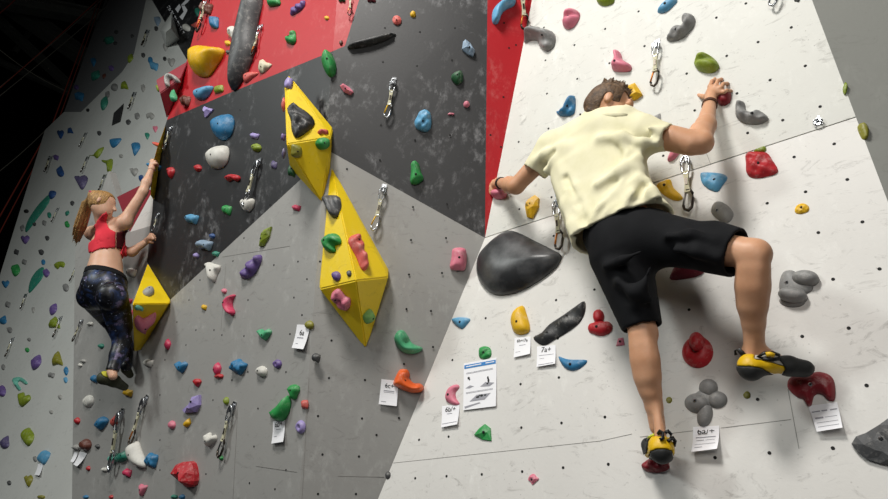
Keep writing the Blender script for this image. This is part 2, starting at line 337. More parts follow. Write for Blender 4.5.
def dome(outline, N, kind='dome', dep=.5, base=0., pits=(), res=None, smoothn=3, ang=None):
    """outline in target px -> (verts, faces, top function) of a moulded shape standing on plane N"""
    n = -unit(N); o = np.array(outline, float); size_px = np.sqrt(np.ptp(o[:, 0]) * np.ptp(o[:, 1]))
    if kind != 'facet' or smoothn > 1: o = catmull(o, smoothn)
    c0 = at(*o.mean(0), 0, N); e1 = unit(np.cross([0, 0, 1], n)); e2 = np.cross(n, e1)
    P3 = np.array([at(x, y, base, N) for x, y in o]); S = math.sqrt(abs(np.ptp((P3 - c0) @ e1) * np.ptp((P3 - c0) @ e2)))
    Sv = size_px / 580 * float(B[:, 2] @ (c0 - CAM)); S = min(S, Sv * 1.25); H = S * dep * (.6 if N is NL else .85 if N is NG2 else 1); off = base + .3 * H
    P3 = np.array([at(x, y, off, N) - n * off for x, y in o]); c0 = P3.mean(0)
    P = np.stack([(P3 - c0) @ e1, (P3 - c0) @ e2], 1)
    # thin out near-duplicate outline points
    K = [P[0]]
    for q in P[1:]:
        if np.linalg.norm(q - K[-1]) > S * .03: K.append(q)
    if np.linalg.norm(K[0] - K[-1]) < S * .03: K.pop()
    P = np.array(K); res = res or (9 if size_px < 12 else 14 if size_px < 24 else 24 if size_px < 45 else 36)
    if kind == 'facet': res = 5 if size_px < 24 else 7
    lo, hi = P.min(0), P.max(0); st = max(hi - lo) / res; ins = []
    jit = .28 if kind == 'facet' else .1
    for i in range(res + 2):
        for j in range(res + 2):
            q = lo + np.array([i + (.5 if j % 2 else 0), j * .9]) * st + RNG.uniform(-jit, jit, 2) * st
            if np.all(q < hi) and inside(q, P) and bdist(q, P) > st * .45: ins.append(q)
    if not ins: ins = [P.mean(0)]
    nb = len(P); allp = list(P) + ins
    D = np.array([bdist(q, P) for q in ins]); dm = D.max()
    a = RNG.uniform(0, 6.28) if ang is None else ang
    dirv = np.array([math.cos(a), math.sin(a)]); ctr = np.array(ins)[D.argmax()]
    def hfun(q, d):
        t = min(1, d / dm)
        if kind == 'facet':
            h = H * min(1, .35 + t * 1.1) * (.82 + .3 * RNG.uniform(-.5, .8)); h *= 1 + .25 * ((q - ctr) @ dirv) / S
        elif kind == 'slab': h = H * min(1, .55 + t * .7)
        else: h = H * (1 - (1 - t) ** 2.3) ** .62; h *= 1 + .22 * ((q - ctr) @ dirv) / S
        if kind == 'ridge': h *= .80 + .24 * math.sin(((q - ctr) @ dirv) / S * 13)
        if kind == 'bumpy': h *= .88 + .2 * math.sin(q[0] / S * 13 + a) * math.cos(q[1] / S * 12)
        if kind == 'scoop': s = ((q - ctr) @ dirv) / S; h *= 1 - .55 * math.exp(-((s - .12) / .13) ** 2)
        for (u, v, r, k) in pits:
            cc = lo + np.array([u, v]) * (hi - lo); h *= 1 - k * math.exp(-(np.linalg.norm(q - cc) / (r * S)) ** 2)
        return h + base
    lip = H * (.35 if kind in ('facet', 'slab') else .16) + base
    hs = [lip] * nb + [hfun(q, d) for q, d in zip(ins, D)]
    cv, ce, cf, *_ = delaunay_2d_cdt([Vector(q) for q in allp], [(i, (i + 1) % nb) for i in range(nb)], [], 1, 1e-6)
    V = []; 
    A_ = np.array(allp)
    for q in cv:
        q = np.array(q); i = int(((A_ - q) ** 2).sum(1).argmin()); V.append(c0 + e1 * q[0] + e2 * q[1] + n * hs[i])
    F = [list(f) for f in cf]; m = len(V)
    bi = [int(((np.array([list(q) for q in cv]) - P[i]) ** 2).sum(1).argmin()) for i in range(nb)]
    V += [c0 + e1 * P[i][0] + e2 * P[i][1] - n * .0015 for i in range(nb)]
    F += [[bi[i], bi[(i + 1) % nb], m + (i + 1) % nb, m + i] for i in range(nb)]
    F.append([m + i for i in range(nb)][::-1])
    def top(u, v):
        q = lo + np.array([u, 1 - v]) * (hi - lo); i = int(((np.array(ins) - q) ** 2).sum(1).argmin())
        return c0 + e1 * q[0] + e2 * q[1] + n * hs[nb + i]
    imax = int(D.argmax())
    def pole():
        q = ins[imax]; return c0 + e1 * q[0] + e2 * q[1] + n * hs[nb + imax]
    return V, F, top, pole, c0, n
SHAPES = dict(
    round=[(math.cos(t), math.sin(t)) for t in np.linspace(0, 2 * math.pi, 8, endpoint=False)],
    drop=[(0, 1), (.55, .35), (.9, -.35), (.6, -.9), (0, -1), (-.65, -.85), (-.9, -.3), (-.5, .4)],
    bean=[(-1, .1), (-.6, -.8), (.1, -.9), (.9, -.6), (1, .1), (.55, .75), (0, .35), (-.5, .9)],
    tri=[(-1, -.9), (0, -.75), (1, -.85), (.6, .1), (.1, 1), (-.3, .9), (-.7, 0)],
    leaf=[(0, 1), (.7, .5), (1, -.2), (.45, -.8), (0, -1), (-.6, -.5), (-1, .1), (-.6, .75)],
    pear=[(-.35, -1), (.35, -1), (.6, -.4), (1, .3), (.7, .9), (0, 1), (-.8, .85), (-1, .2), (-.6, -.4)],
    lump=[(-1, -.3), (-.4, -1), (.35, -.75), (1, -.6), (.8, .35), (.45, 1), (-.2, .7), (-.9, .6)],
    heart=[(-1, -.55), (-.5, -.95), (0, -.55), (.5, -1), (1, -.5), (.6, .3), (0, 1), (-.6, .35)],
    arc=[(-1, .6), (-.75, -.5), (0, -1), (.8, -.45), (1, .7), (.55, .6), (.3, -.15), (0, -.35), (-.35, -.1), (-.5, .7)],
    box=[(-1, -.8), (-.2, -1), (.9, -.85), (1, .2), (.85, .95), (0, 1), (-.9, .85), (-.95, 0)])
SN = dict(round='round', drop='teardrop', bean='bean-shaped', tri='triangular', leaf='leaf-shaped', pear='pear-shaped', lump='lumpy', heart='heart-shaped', arc='arched', box='blocky')
REG = dict(W='lower white wall', U='upper white wall', R='grey side wall', K='black panel', G='grey panel', X='red panel', S='red strip', L='far white wall', V='yellow volume', E='dark red volume')
bolts = []
def bolt(parent, p, n, r=.0065, metal=False):
    b = MB(); b.tube([p - n * .012, p + n * .0015], r, 10)
    o = b.build('bolt', STEEL if metal else HOLE, parent, True, tuple(p))
    if metal:
        c = MB(); c.tube([p + n * .0012, p + n * .0024], r * .5, 6); c.build('hex_socket', HOLE, o, False, tuple(p))
def put(reg, N, col, parts, px, py, size, phrase, blt=1, metal=False, label=None, bolt_at=None, flat=False, cname='climbing_hold'):
    V = []; F = []
    for (v, f, *_r) in parts:
        k = len(V); V += list(v); F += [[i + k for i in q] for q in f]
    c0 = parts[0][4]; n = parts[0][5]
    o = fixn(link(cname, V, F, hold_mat(col), None, None, not flat, c0))
    if blt:
        pl = [parts[0][3]()] if not bolt_at else [parts[i][2](u, v) for (i, u, v) in bolt_at]
        for p in pl: bolt(o, p, n, .0065 if size > 14 else .005, metal)
    HOLDS.append(dict(o=o, px=px, py=py, size=size, reg=reg, phrase=phrase, label=label)); return o
NR_ = dict(W=NW, U=NW2, R=NR, K=NG1, G=NG1, X=NG2, S=NRED, L=NL)
def fit(reg, px, N):
    if N is not None: return N
    if reg in ('K', 'G') : return NG1 if px > 322 else NG2
    if reg == 'X': return NG1 if px > 337 else NG2
    return NR_[reg]
def H(reg, col, shape, cx, cy, w, h, rot=0, dep=.45, kind='dome', N=None, word=None, label=None, blt=None, metal=False, pits=()):
    N = fit(reg, cx, N); a = math.radians(rot); P = []
    for x, y in SHAPES[shape]:
        x = x * w / 2 * RNG.uniform(.92, 1.06); y = y * h / 2 * RNG.uniform(.92, 1.06)
        P.append((cx + x * math.cos(a) - y * math.sin(a), cy + x * math.sin(a) + y * math.cos(a)))
    size = math.sqrt(w * h); d = dome(P, N, kind, dep, pits=pits, smoothn=2 if size < 12 else 3)
    put(reg, N, col, [d], cx, cy, size, f"{CN[col]} {word or SN[shape]} hold", (size > 8.5) if blt is None else blt, metal, label, None, kind == 'facet')
def P(reg, col, pts, word, dep=.45, kind='dome', N=None, label=None, sm=3, extra=(), bolt_at=None, blt=1, metal=False, pits=(), ang=None, base=0):
    a = np.array(pts, float); c = a.mean(0); N = fit(reg, c[0], N)
    parts = [dome(pts, N, kind, dep, base, pits, smoothn=sm, ang=ang)]
    for (q, dp, bs, kd) in extra: parts.append(dome(q, N, kd, dp, bs, smoothn=3))
    size = math.sqrt(np.ptp(a[:, 0]) * np.ptp(a[:, 1]))
    return put(reg, N, col, parts, c[0], c[1], size, f"{CN[col]} {word} hold", blt, metal, label, bolt_at, kind == 'facet' and not extra)
def ell(cx, cy, w, h, rot=0, n=10):
    a = math.radians(rot); return [(cx + w / 2 * math.cos(t) * math.cos(a) - h / 2 * math.sin(t) * math.sin(a), cy + w / 2 * math.cos(t) * math.sin(a) + h / 2 * math.sin(t) * math.cos(a)) for t in np.linspace(0, 2 * math.pi, n, endpoint=False)]

# --- lower white wall
big_ = P('W', 'dgrey', [(475, 269), (476, 258), (481, 249), (494, 236), (506.5, 229.5), (518, 232), (534, 240), (550, 248), (559, 254), (554, 265), (539, 277.5), (519, 289), (500, 293.5), (487, 290.5), (478, 280)], 'dome', .34, sm=3, blt=0, label='huge smooth charcoal dome hold on the white wall left of the man')
big_.data.materials[0] = smooth_black()
P('W', 'lblue', [(451.5, 319), (459, 317), (469.5, 318.5), (466.5, 324), (461.5, 328.5), (455, 324.5)], 'wedge', .4, label='small blue wedge hold near the slanted edge of the grey panel')
P('W', 'yellow', [(510, 319), (513, 311), (521.5, 305), (525, 312), (529, 329), (521.5, 334), (514, 332.5), (511, 326)], 'curved', .5, label='yellow curved hold below the charcoal dome, above a paper card')
P('W', 'black', [(533, 337), (541, 332.5), (549, 324), (564, 314), (576.5, 305), (584, 301), (584.5, 311), (579, 322), (568, 331), (553, 340), (544, 345), (537, 342.5)], 'ridged', .2, 'ridge', label='long black ridged hold slanting between yellow and red holds', ang=math.radians(40), bolt_at=[(0, .3, .7), (0, .68, .35)])
P('W', 'red', ell(600, 328, 22, 15), 'three-lobed', .5, extra=[(ell(598, 316, 11, 14), .7, 0, 'dome'), (ell(593, 328, 11, 11), .7, 0, 'dome'), (ell(606, 327, 12, 12), .7, 0, 'dome')], label='red three-lobed hold left of the man\'s standing thigh')
P('W', 'pink', [(616, 346), (618, 338.5), (623, 337.5), (624.5, 345)], 'triangular', .4, 'facet', sm=1, label='tiny dull pink triangular hold left of the man\'s knee')
P('W', 'green', [(478.5, 355), (479, 348), (485, 346), (490, 348.5), (490.5, 356), (484.5, 359), (480, 358)], 'blocky', .45, 'scoop', label='green blocky hold pinning the blue-headed poster')
P('W', 'blue', [(558, 356.5), (565, 358.5), (572, 359.5), (586.5, 360), (582, 366.5), (573, 370.5), (564, 367.5)], 'half-moon', .3, label='blue half-moon hold right of the paper card marked 7a+')
P('W', 'pink', [(445, 396.5), (447.5, 389), (452.5, 385), (457.5, 384.5), (458.5, 387.5), (455, 392), (455.5, 398), (459, 404), (453, 405), (446.5, 401.5)], 'curved', .4, label='pink curved hold left of the poster')
P('W', 'green', [(474, 435), (479, 428.5), (485, 424), (490, 428), (491, 440.5), (482, 439.5)], 'pyramid', .4, 'facet', sm=1, label='green pyramid hold on the white wall below the poster')
H('W', 'pink', 'lump', 533, 479, 9, 10, 30, .5, 'facet', label='small pink hold alone low on the white wall')
P('W', 'dred', [(641, 466), (644, 461.5), (652, 456), (657, 452), (664, 456), (668, 463), (667.5, 469), (658, 472), (649, 471.7), (643, 469.6)], 'foothold', .8, 'bumpy', blt=0, label='dark red knobbly foothold under the man\'s lower shoe')
P('W', 'maroon', [(670.5, 279), (671, 272), (677.5, 261), (689, 257), (700, 264), (703, 272), (690, 277)], 'dome', .5, label='maroon dome hold in shade between the man\'s thighs')
P('W', 'grey', [(779, 283), (783, 272), (792, 270), (800, 275), (812, 282), (812, 290), (805, 294), (798, 298), (785, 297), (780, 292)], 'pebble', .25, extra=[(ell(805, 277, 27, 15, 3), .62, .015, 'dome'), (ell(792, 294, 29, 15, 5), .62, .02, 'dome'), (ell(792, 301, 26, 12, 3), .4, 0, 'dome')], metal=True, bolt_at=[(0, .28, .45)], label='grey hold of rounded pebbles right of the man\'s bent knee')
P('W', 'red', ell(697, 351.5, 31, 32), 'ring', .5, pits=[(.42, .52, .17, .75)], extra=[(ell(696, 341, 15, 19, -5), .8, .03, 'dome')], metal=True, bolt_at=[(0, .42, .45)], label='bright red ring-shaped hold between the man\'s calves')
P('W', 'grey', ell(703, 400, 22, 20), 'four-lobed', .35, extra=[(ell(708, 387.5, 19, 18), .55, 0, 'dome'), (ell(697, 403, 26, 20, 8), .62, 0, 'dome'), (ell(717, 399.5, 20, 17), .5, 0, 'dome'), (ell(704.5, 415, 15, 24, 15), .55, 0, 'dome')], metal=True, bolt_at=[(2, .5, .45)], label='grey four-lobed hold above the paper card marked 6a/+')
H('W', 'olive', 'round', 669, 400, 6, 7, 0, .4, label='tiny olive hold right of the man\'s lower shin')
H('W', 'olive', 'round', 747, 395, 7.5, 8, 0, .4, blt=0, label='small olive round hold below the man\'s right shoe')
P('W', 'dred', [(787, 386), (789, 378), (797, 374), (806, 374.5), (816, 371.5), (826, 373), (833, 378.5), (835, 390), (834, 399.5), (828, 400), (823, 395), (817, 393.5), (813, 397), (811, 405), (807, 405.5), (803, 399), (797, 397), (791, 392)], 'horned', .42, metal=True, bolt_at=[(0, .52, .42)], label='big dark red hold the man\'s right toe stands on')
P('W', 'dgrey', [(851.5, 444), (856, 436.5), (866, 433), (879, 425), (897, 412), (915, 420), (912, 460), (896, 466), (881, 463.5), (866, 459), (857, 451.5)], 'angular', .4, 'facet', sm=1, metal=True, bolt_at=[(0, .45, .5)], label='dark charcoal angular volume cut off by the right frame edge')
P('W', 'red', [(745.5, 153.5), (752, 151), (766, 152), (772.5, 160), (777.5, 169), (773.5, 173.5), (758.5, 177), (750, 176), (746, 171.5), (745.5, 162.5)], 'chunky', .45, 'bumpy', label='chunky red hold just under the seam of the white wall')
P('W', 'lblue', [(700, 174.5), (703.5, 172), (720, 173), (727, 177), (722, 185), (717, 191), (709, 189), (702, 183)], 'wedge', .35, 'bumpy', label='blue wedge hold under the man\'s raised forearm', pits=[(.2, .7, .15, .5)])
P('W', 'lgrey', [(710.5, 211), (713.5, 203.5), (720, 201), (728.5, 206), (733, 213), (730, 220), (724, 222), (716, 217.5)], 'rounded', .55, metal=True, bolt_at=[(0, .35, .5)], label='pale grey rounded hold above the man\'s bent thigh')
P('W', 'yellow', [(794.5, 210), (797, 205), (803, 203), (808.5, 206), (808, 211), (801, 213.5), (796, 213)], 'two-bump', .5, 'bumpy', label='small golden two-bump hold on the right of the lower wall')
P('W', 'yellow', [(656, 186), (663, 181), (670, 179), (673, 187), (682.5, 197), (675, 200), (664, 195)], 'curved', .4, label='yellow curved hold against the right edge of the man\'s shirt', pits=[(.4, .5, .12, .5)])
P('W', 'lblue', [(555, 198), (554, 188), (558, 184), (563, 189), (566, 198), (562, 205)], 'drop', .35, label='light blue hold half hidden by the shirt\'s left edge')
# --- upper white wall
P('U', 'grey', [(523, 41), (525, 33), (531.5, 27.5), (537, 25.5), (543, 29), (551, 30), (554, 37), (551.5, 45), (545, 49.5), (538.5, 45), (536, 39), (529, 38.5)], 'arched', .4, 'ridge', ang=.9, label='grey arched ridged hold beside the red strip')
P('U', 'pink', [(562, 24), (562.5, 17), (566, 11), (573, 8.5), (578.5, 11.5), (577.5, 18), (573, 25), (566.5, 28)], 'oval', .5, 'scoop', label='pink oval hold high on the upper white wall')
P('U', 'ygreen', [(596, -3), (604, -8), (613, -4), (612.5, 2), (604, 5), (598, 3)], 'rounded', .4, label='green rounded hold cut off by the top of the frame')
P('U', 'lblue', [(657, 11), (660, 6), (665, 1), (673, -3), (677, 0), (672, 6), (666, 11), (661, 12.5)], 'leaf', .35, label='blue leaf-shaped hold at the top edge left of grey crescent')
P('U', 'pink', [(611, 66), (614, 60), (613, 53), (616.5, 49.5), (620, 52.5), (622, 59), (630, 64), (629, 69.5), (619, 70.5), (613, 69.5)], 'horned', .45, label='pink hold with a knob above the man\'s head')
P('U', 'blue', [(555.5, 111), (563, 108.5), (566, 98), (573.5, 95), (574.5, 105), (572, 113.5), (561, 115.5)], 'hooked', .4, 'ridge', ang=2.3, label='blue hooked ridged hold left of the man\'s head')
P('U', 'yellow', [(623, 92.5), (624, 87.5), (635, 83), (638, 87.5), (642, 94), (635, 99), (629, 100)], 'angular', .5, 'facet', sm=1, label='yellow angular hold touching the man\'s forehead')
P('U', 'grey', [(645, 121), (660, 113.5), (661, 122)], 'wedge', .3, 'facet', sm=1, blt=0, label='grey wedge tip behind the man\'s right shoulder')
P('U', 'grey', [(666, 37), (675, 25.5), (682, 24), (681, 16.5), (687, 12.5), (693.5, 15.5), (694, 22.5), (687, 32.5), (678.5, 38.5), (670, 40)], 'crescent', .35, 'bumpy', label='grey crescent hold left above the green fruit-like hold')
P('U', 'ygreen', [(693.5, 62), (697, 55), (705, 52.5), (713.5, 57.5), (718.5, 65), (713.5, 70.5), (705, 71.5), (697, 68.5)], 'rounded', .5, 'scoop', ang=1.2, blt=0, label='bright green rounded hold above the man\'s raised hand')
P('U', 'grey', [(735, 110), (736, 101.5), (743.5, 101), (745, 109), (751, 111), (758.5, 109.5), (768, 117), (762, 122), (752, 123.5), (742, 121), (736, 116)], 'crescent', .35, 'bumpy', label='grey crescent hold right of the man\'s raised hand')
P('U', 'dred', [(716, 99), (721, 92), (728, 89), (731, 95), (729, 102), (721, 105)], 'grip', .5, blt=0, label='dark red hold gripped by the man\'s right hand')
P('U', 'pink', [(667, 159), (672, 150), (680, 148.5), (676, 157), (670, 161)], 'oval', .45, blt=0, label='pink oval hold below the man\'s right elbow')
P('U', 'ygreen', [(753.5, 151), (759, 147.5), (765, 146), (766, 151), (760, 153)], 'sliver', .4, blt=0, label='green sliver of hold above the chunky red one')
P('U', 'pink', [(491, 195), (495, 190), (501, 189), (505, 192), (504, 197), (496, 198.5)], 'grip', .7, blt=0, label='pink hold gripped by the man\'s left hand')
P('U', 'yellow', [(525, 206), (528, 199.5), (535, 195), (538.5, 198), (538, 206), (531.5, 218), (527, 217)], 'leaf', .45, 'facet', sm=1, bolt_at=[(0, .45, .4)], label='yellow leaf-shaped hold below the man\'s left forearm')
H('U', 'dgrey', 'lump', 797, 0, 6, 4, 0, .4, label='tiny dark hold at the top right of the white wall')
# --- side wall on the right
H('R', 'ygreen', 'leaf', 845.5, 88, 5, 13, 0, .4, blt=0, label='slim yellow-green hold on the grey side wall')
P('R', 'olive', [(858, 126), (862, 122.5), (867, 125), (869.5, 131), (868, 139), (863, 141), (860, 135)], 'oval', .5, blt=0, label='olive oval hold on the grey side wall')
# --- red strip
P('S', 'lblue', [(493, 21), (493.5, 9), (502, 0), (515, -4), (515, 4), (504, 10), (498.5, 22)], 'hooked', .35, label='blue hooked hold at the top of the red strip')
# --- black and grey centre, right of the fold
P('K', 'black', [(347, 46.5), (356, 42), (372, 37.5), (394.5, 33), (392, 36.5), (380, 42), (366, 46), (352, 48)], 'fin', .25, blt=0, label='long thin black fin on the black panel by the red corner')
H('K', 'salmon', 'round', 397, 20, 9, 9, 0, .4, 'facet', label='small brick red faceted hold high on the black panel')
H('K', 'yellow', 'round', 413, 14, 6, 6.5, 0, .45, label='tiny yellow round hold near the top of black panel')
H('K', 'maroon', 'bean', 371.5, 0, 9, 5, 10, .4, label='maroon hold cut by the top edge over the black panel')
H('X', 'brown', 'round', 341, 42.5, 4, 5, 0, .4, label='tiny dark brown hold at the lower corner of the red panel')
P('K', 'green', [(321, 59), (323, 52), (328, 50.5), (333, 56), (336, 66), (334, 74), (329, 75.5), (324, 69)], 'oval', .5, label='green oval hold on the black panel under the red one', N=NG1)
P('K', 'pink', [(340, 86), (343, 83.5), (349, 87), (353.5, 92), (350, 94.5), (344, 92)], 'slanted', .4, 'facet', sm=1, label='pink slanted block hold on the black panel')
P('K', 'lblue', [(414.5, 121), (417, 116), (420, 110.5), (427, 109.5), (431, 115), (430.5, 127), (424, 131), (416, 127)], 'chalky', .45, 'bumpy', label='chalky light blue hold in the middle of the black panel')
P('K', 'gblue', [(462, 49), (463, 42), (465.5, 39.5), (470, 43), (475, 50.5), (473, 56), (468, 54)], 'wedge', .45, 'facet', sm=1, label='pale blue wedge hold near the right of the black panel')
P('K', 'dgreen', [(451, 76), (454, 72.5), (461, 70.5), (463, 75), (462, 81), (457, 84), (452.5, 80)], 'rounded', .5, label='dark green rounded hold near the right of the black panel')
H('K', 'pink', 'round', 466.5, 104, 6, 7, 0, .5, label='tiny pink round hold low right on the black panel')
H('K', 'pink', 'bean', 451, 114, 7, 3, 0, .3, label='faint flat pink hold near the right of the black panel')
P('K', 'green', [(410, 180), (411, 171), (411, 163), (415, 160.5), (419, 164), (421, 172), (423.5, 178), (418, 183), (412, 183.5)], 'pear-shaped', .5, label='green pear-shaped hold above the black and grey border')
P('G', 'pink', [(450, 268), (451.5, 257), (453, 248.5), (463, 247.5), (466.5, 252), (465.5, 268), (459, 270)], 'blocky', .45, bolt_at=[(0, .55, .5)], label='pink blocky hold on the grey panel beside the charcoal dome')
P('G', 'jade', [(394, 337.5), (397.5, 331), (403, 330), (408, 336), (412, 343), (422, 347.5), (420.5, 351), (412, 354), (402.5, 352), (396, 345)], 'jug', .5, label='jade green curved jug on the grey panel', pits=[(.5, .5, .14, .6)], bolt_at=[(0, .4, .55)])
P('G', 'orange', [(393, 384), (395.5, 376.5), (400, 369.5), (407, 369.5), (409.5, 374), (409, 378), (413.5, 383), (420, 383.5), (423.5, 387), (421.5, 391.5), (414, 393), (405, 391), (397, 387)], 'jug', .45, label='orange boot-shaped jug beside the paper card marked 6c+', pits=[(.62, .75, .12, .7)], bolt_at=[(0, .4, .5)])
H('W', 'dgrey', 'round', 389, 476, 8, 9, -20, .5, blt=0, label='dark grey round hold on the slanted border low down', N=NG1)
H('G', 'dgrey', 'lump', 316, 358, 7, 10, 0, .5, label='dark grey lumpy hold right of the tilted paper card')
# volume A and B holds
P('V', 'black', [(287.5, 107), (293, 103), (300, 108), (308, 113), (315, 120), (311, 127), (303, 133), (296, 136), (292, 128), (291, 118)], 'hollow', .3, 'scoop', NA1, 'black hollow hold on the upper face of the yellow diamond volume', blt=0, pits=[(.5, .4, .15, .7)])
H('V', 'lav', 'lump', 289, 83, 9, 11, 0, .4, N=NA1, blt=0, label='lavender hold at the very tip of the yellow diamond volume')
H('V', 'salmon', 'leaf', 283.5, 104, 5, 15, 0, .4, N=NG1, blt=0, label='slim salmon hold along the left edge of the yellow diamond')
H('V', 'green', 'round', 323.5, 143.5, 15, 13, 0, .55, N=NA2, label='green round hold near the right corner of the yellow diamond')
H('V', 'olive', 'leaf', 296.5, 151, 13, 15, -35, .35, N=NA2, label='olive green leaf-shaped hold on the lower face of yellow diamond')
H('V', 'salmon', 'bean', 323, 132, 11, 5.5, 5, .4, N=NA1, blt=0, label='flat brick red hold just above the green one on yellow diamond')
H('V', 'dgreen', 'lump', 292, 171, 9, 13, 0, .4, N=NG1, label='dark green hold on the shaded lower left edge of yellow diamond')
P('V', 'dgrey', [(322.5, 200), (326, 196), (331, 194.5), (337, 196), (338.5, 205), (336, 215), (331, 217), (327, 209)], 'bulging', .5, 'scoop', NB1, 'dark grey bulging hold where the two yellow volumes meet', ang=.3, blt=0)
H('V', 'green', 'bean', 331, 243, 19, 17, -50, .45, N=NB1, label='green bean-shaped hold on the big faceted yellow volume')
P('V', 'salmon', [(350, 240), (352, 235), (357, 236), (362, 243), (368, 261), (368, 268), (363, 268), (358, 256), (353, 247)], 'lumpy', .4, 'bumpy', NB2, 'long lumpy coral hold on the right face of big yellow volume')
H('V', 'purple', 'round', 336, 276, 8, 10.5, 0, .45, N=NB1, blt=0, label='purple round hold above the ridge of the big yellow volume')
H('V', 'dgrey', 'round', 349, 273.5, 4.5, 7, 0, .4, N=NB1, label='tiny dark hold right of the purple one on yellow volume')
P('V', 'pink', [(330.5, 296), (333, 291.5), (338, 290), (344, 297), (349, 300), (348.5, 308), (344, 311.5), (339, 307), (333, 301)], 'two-hole', .4, 'bumpy', NB3, 'pink hold with pockets on the lower left yellow volume face', pits=[(.5, .5, .14, .6)])
H('V', 'lgreen', 'leaf', 369.5, 317, 11, 15, 10, .45, N=NB4, label='light green hold on the lower right face of yellow volume')
# volume C holds, E holds
H('V', 'lgrey', 'round', 149, 291, 12, 8.5, 0, .4, N=NC1, label='pale grey oval hold on the top face of hip-side volume')
H('V', 'lteal', 'bean', 139, 308.5, 9, 6, 15, .35, N=NC2, blt=0, label='pale teal hold on the underside of the hip-side yellow volume')
P('V', 'pink', [(135, 322), (139, 317), (145, 320), (156, 314), (155, 320), (148, 327), (145, 333), (137, 330)], 'butterfly', .35, 'dome', NC2, 'pink butterfly-shaped hold under the hip-side yellow volume')
H('E', 'lgrey', 'arc', 171, 80, 15, 12, -20, .35, N=NE, blt=0, label='pale arched hold on the dark red volume')
H('E', 'jade', 'drop', 173, 95, 8, 12, 180, .35, N=NE, blt=0, label='jade teardrop hold low on the dark red volume')
H('E', 'ygreen', 'tri', 158, 88, 5, 7, 0, .35, N=NG2, blt=0, label='tiny yellow-green hold at the left corner of dark red volume')
# --- red panel, left of the fold
P('X', 'dgrey', [(259.5, -4), (254.5, 25), (252, 50), (243, 73), (233, 88), (229, 86), (230, 62.5), (237, 30), (243, 7.5), (247, -6)], 'long', .25, 'dome', label='long dark grey tapering volume hanging down the red panel', blt=0)
P('X', 'yellow', [(191, 62), (193.7, 51), (200, 45), (210, 46), (220, 47.5), (219.5, 54), (212, 66), (205, 74.5), (197, 75), (192, 71)], 'bag-shaped', .5, label='large smooth yellow bag-shaped hold on the red panel', blt=0)
P('X', 'lblue', [(194.7, 98), (195.4, 90), (201.7, 87), (211.5, 85.5), (208.7, 93), (201.7, 99.5)], 'drop', .45, label='light blue teardrop hold low on the red panel')
H('X', 'brown', 'lump', 185, 100.5, 10, 12, 0, .4, 'bumpy', label='brown two-holed skull-like hold low on the red panel', pits=[(.3, .6, .14, .7), (.72, .6, .14, .7)], blt=0)
H('X', 'ygreen', 'leaf', 218.5, 89, 9, 11, 40, .35, blt=0)
H('X', 'blue', 'box', 214, 22, 7, 12, 0, .6, blt=0)
H('X', 'brown', 'lump', 206, 8, 12, 14, 0, .4, 'bumpy', label='brown knobbly hold at the top left of red panel')
H('X', 'green', 'box', 273, 1, 12, 10, -15, .45)
P('X', 'purple', [(289.5, 12), (294, 6), (301, 2), (304, 0), (303.5, 6), (297, 12), (291, 15)], 'slanted', .4, 'ridge', label='purple slanted hold near the top of the red panel')
H('X', 'yellow', 'round', 326.5, 18, 4.5, 4.5, 0, .4)
H('X', 'white', 'lump', 232, 32, 8, 13, 15, .45, 'bumpy')
H('X', 'yellow', 'round', 227.5, 43, 5, 5.5); H('X', 'dgrey', 'round', 228, 52, 4, 4.5)
H('X', 'green', 'drop', 291, 37, 11, 15, 200, .5, 'scoop')
P('X', 'cream', [(259, 72), (259, 62), (262, 59), (266, 62), (271, 64), (267, 69), (262, 73)], 'shell', .35, 'ridge', label='cream shell-like hold low on the red panel')
P('X', 'salmon', [(243, 76), (247, 72), (258, 72.5), (252, 78), (245, 83)], 'flat', .25, label='flat salmon hold below the tapering dark grey volume')
H('X', 'dgreen', 'bean', 342, 0, 7, 5)
# --- logo panel
H('L', 'teal', 'drop', 197, 12, 6, 9, 0, .4); P('L', 'white', [(182, 25), (186, 23.5), (190, 27), (188.5, 31), (183, 29)], 'eye-shaped', .4, label='white eye-shaped hold on the black logo panel', N=NL)
H('L', 'salmon', 'tri', 196, 25, 10, 6, -20, .5, label='salmon cone hold pointing off the black logo panel')
H('L', 'gblue', 'drop', 157, 21, 7, 10); H('L', 'dgrey', 'round', 156, 28.5, 4, 5); H('L', 'lgrey', 'drop', 165, 47, 6, 8)
# --- black panel, left of the fold
H('K', 'lav', 'tri', 207, 112, 9, 11, 20, .4, 'facet')
P('K', 'blue', [(213, 131), (214, 121), (221, 115), (229, 114), (232, 121), (230, 132), (224, 139), (217, 138)], 'rounded', .45, label='big blue rounded hold at the top left of black panel')
P('K', 'white', [(207, 160), (209, 152), (216, 146), (225, 145.5), (227, 153), (224, 163), (217, 168), (210, 167)], 'disc', .45, label='white disc-like hold on the left of the black panel')
H('K', 'lav', 'lump', 254.5, 136, 8, 7); H('K', 'ygreen', 'round', 256, 147.5, 9, 9)
H('K', 'purple', 'lump', 283, 137, 5, 8, N=NG1); H('K', 'dpurple', 'leaf', 283.5, 153, 4, 11, N=NG1)
P('K', 'white', [(241, 205), (242, 199.5), (247, 198), (253, 199), (252, 206), (248, 211.5), (243, 210)], 'two-holed', .5, label='white two-holed hold hanging under a quickdraw on black panel', pits=[(.35, .4, .13, .6)])
H('K', 'red', 'bean', 232, 178, 14, 9, 0, .45); H('K', 'green', 'lump', 227, 210, 8, 11, 0, .45)
H('K', 'red', 'drop', 170.5, 173, 8, 12); H('K', 'red', 'round', 197.5, 168, 7, 7.5); H('K', 'lblue', 'lump', 192, 219, 11, 11, 0, .5); H('K', 'gblue', 'lump', 205, 245, 13, 11, 0, .5)
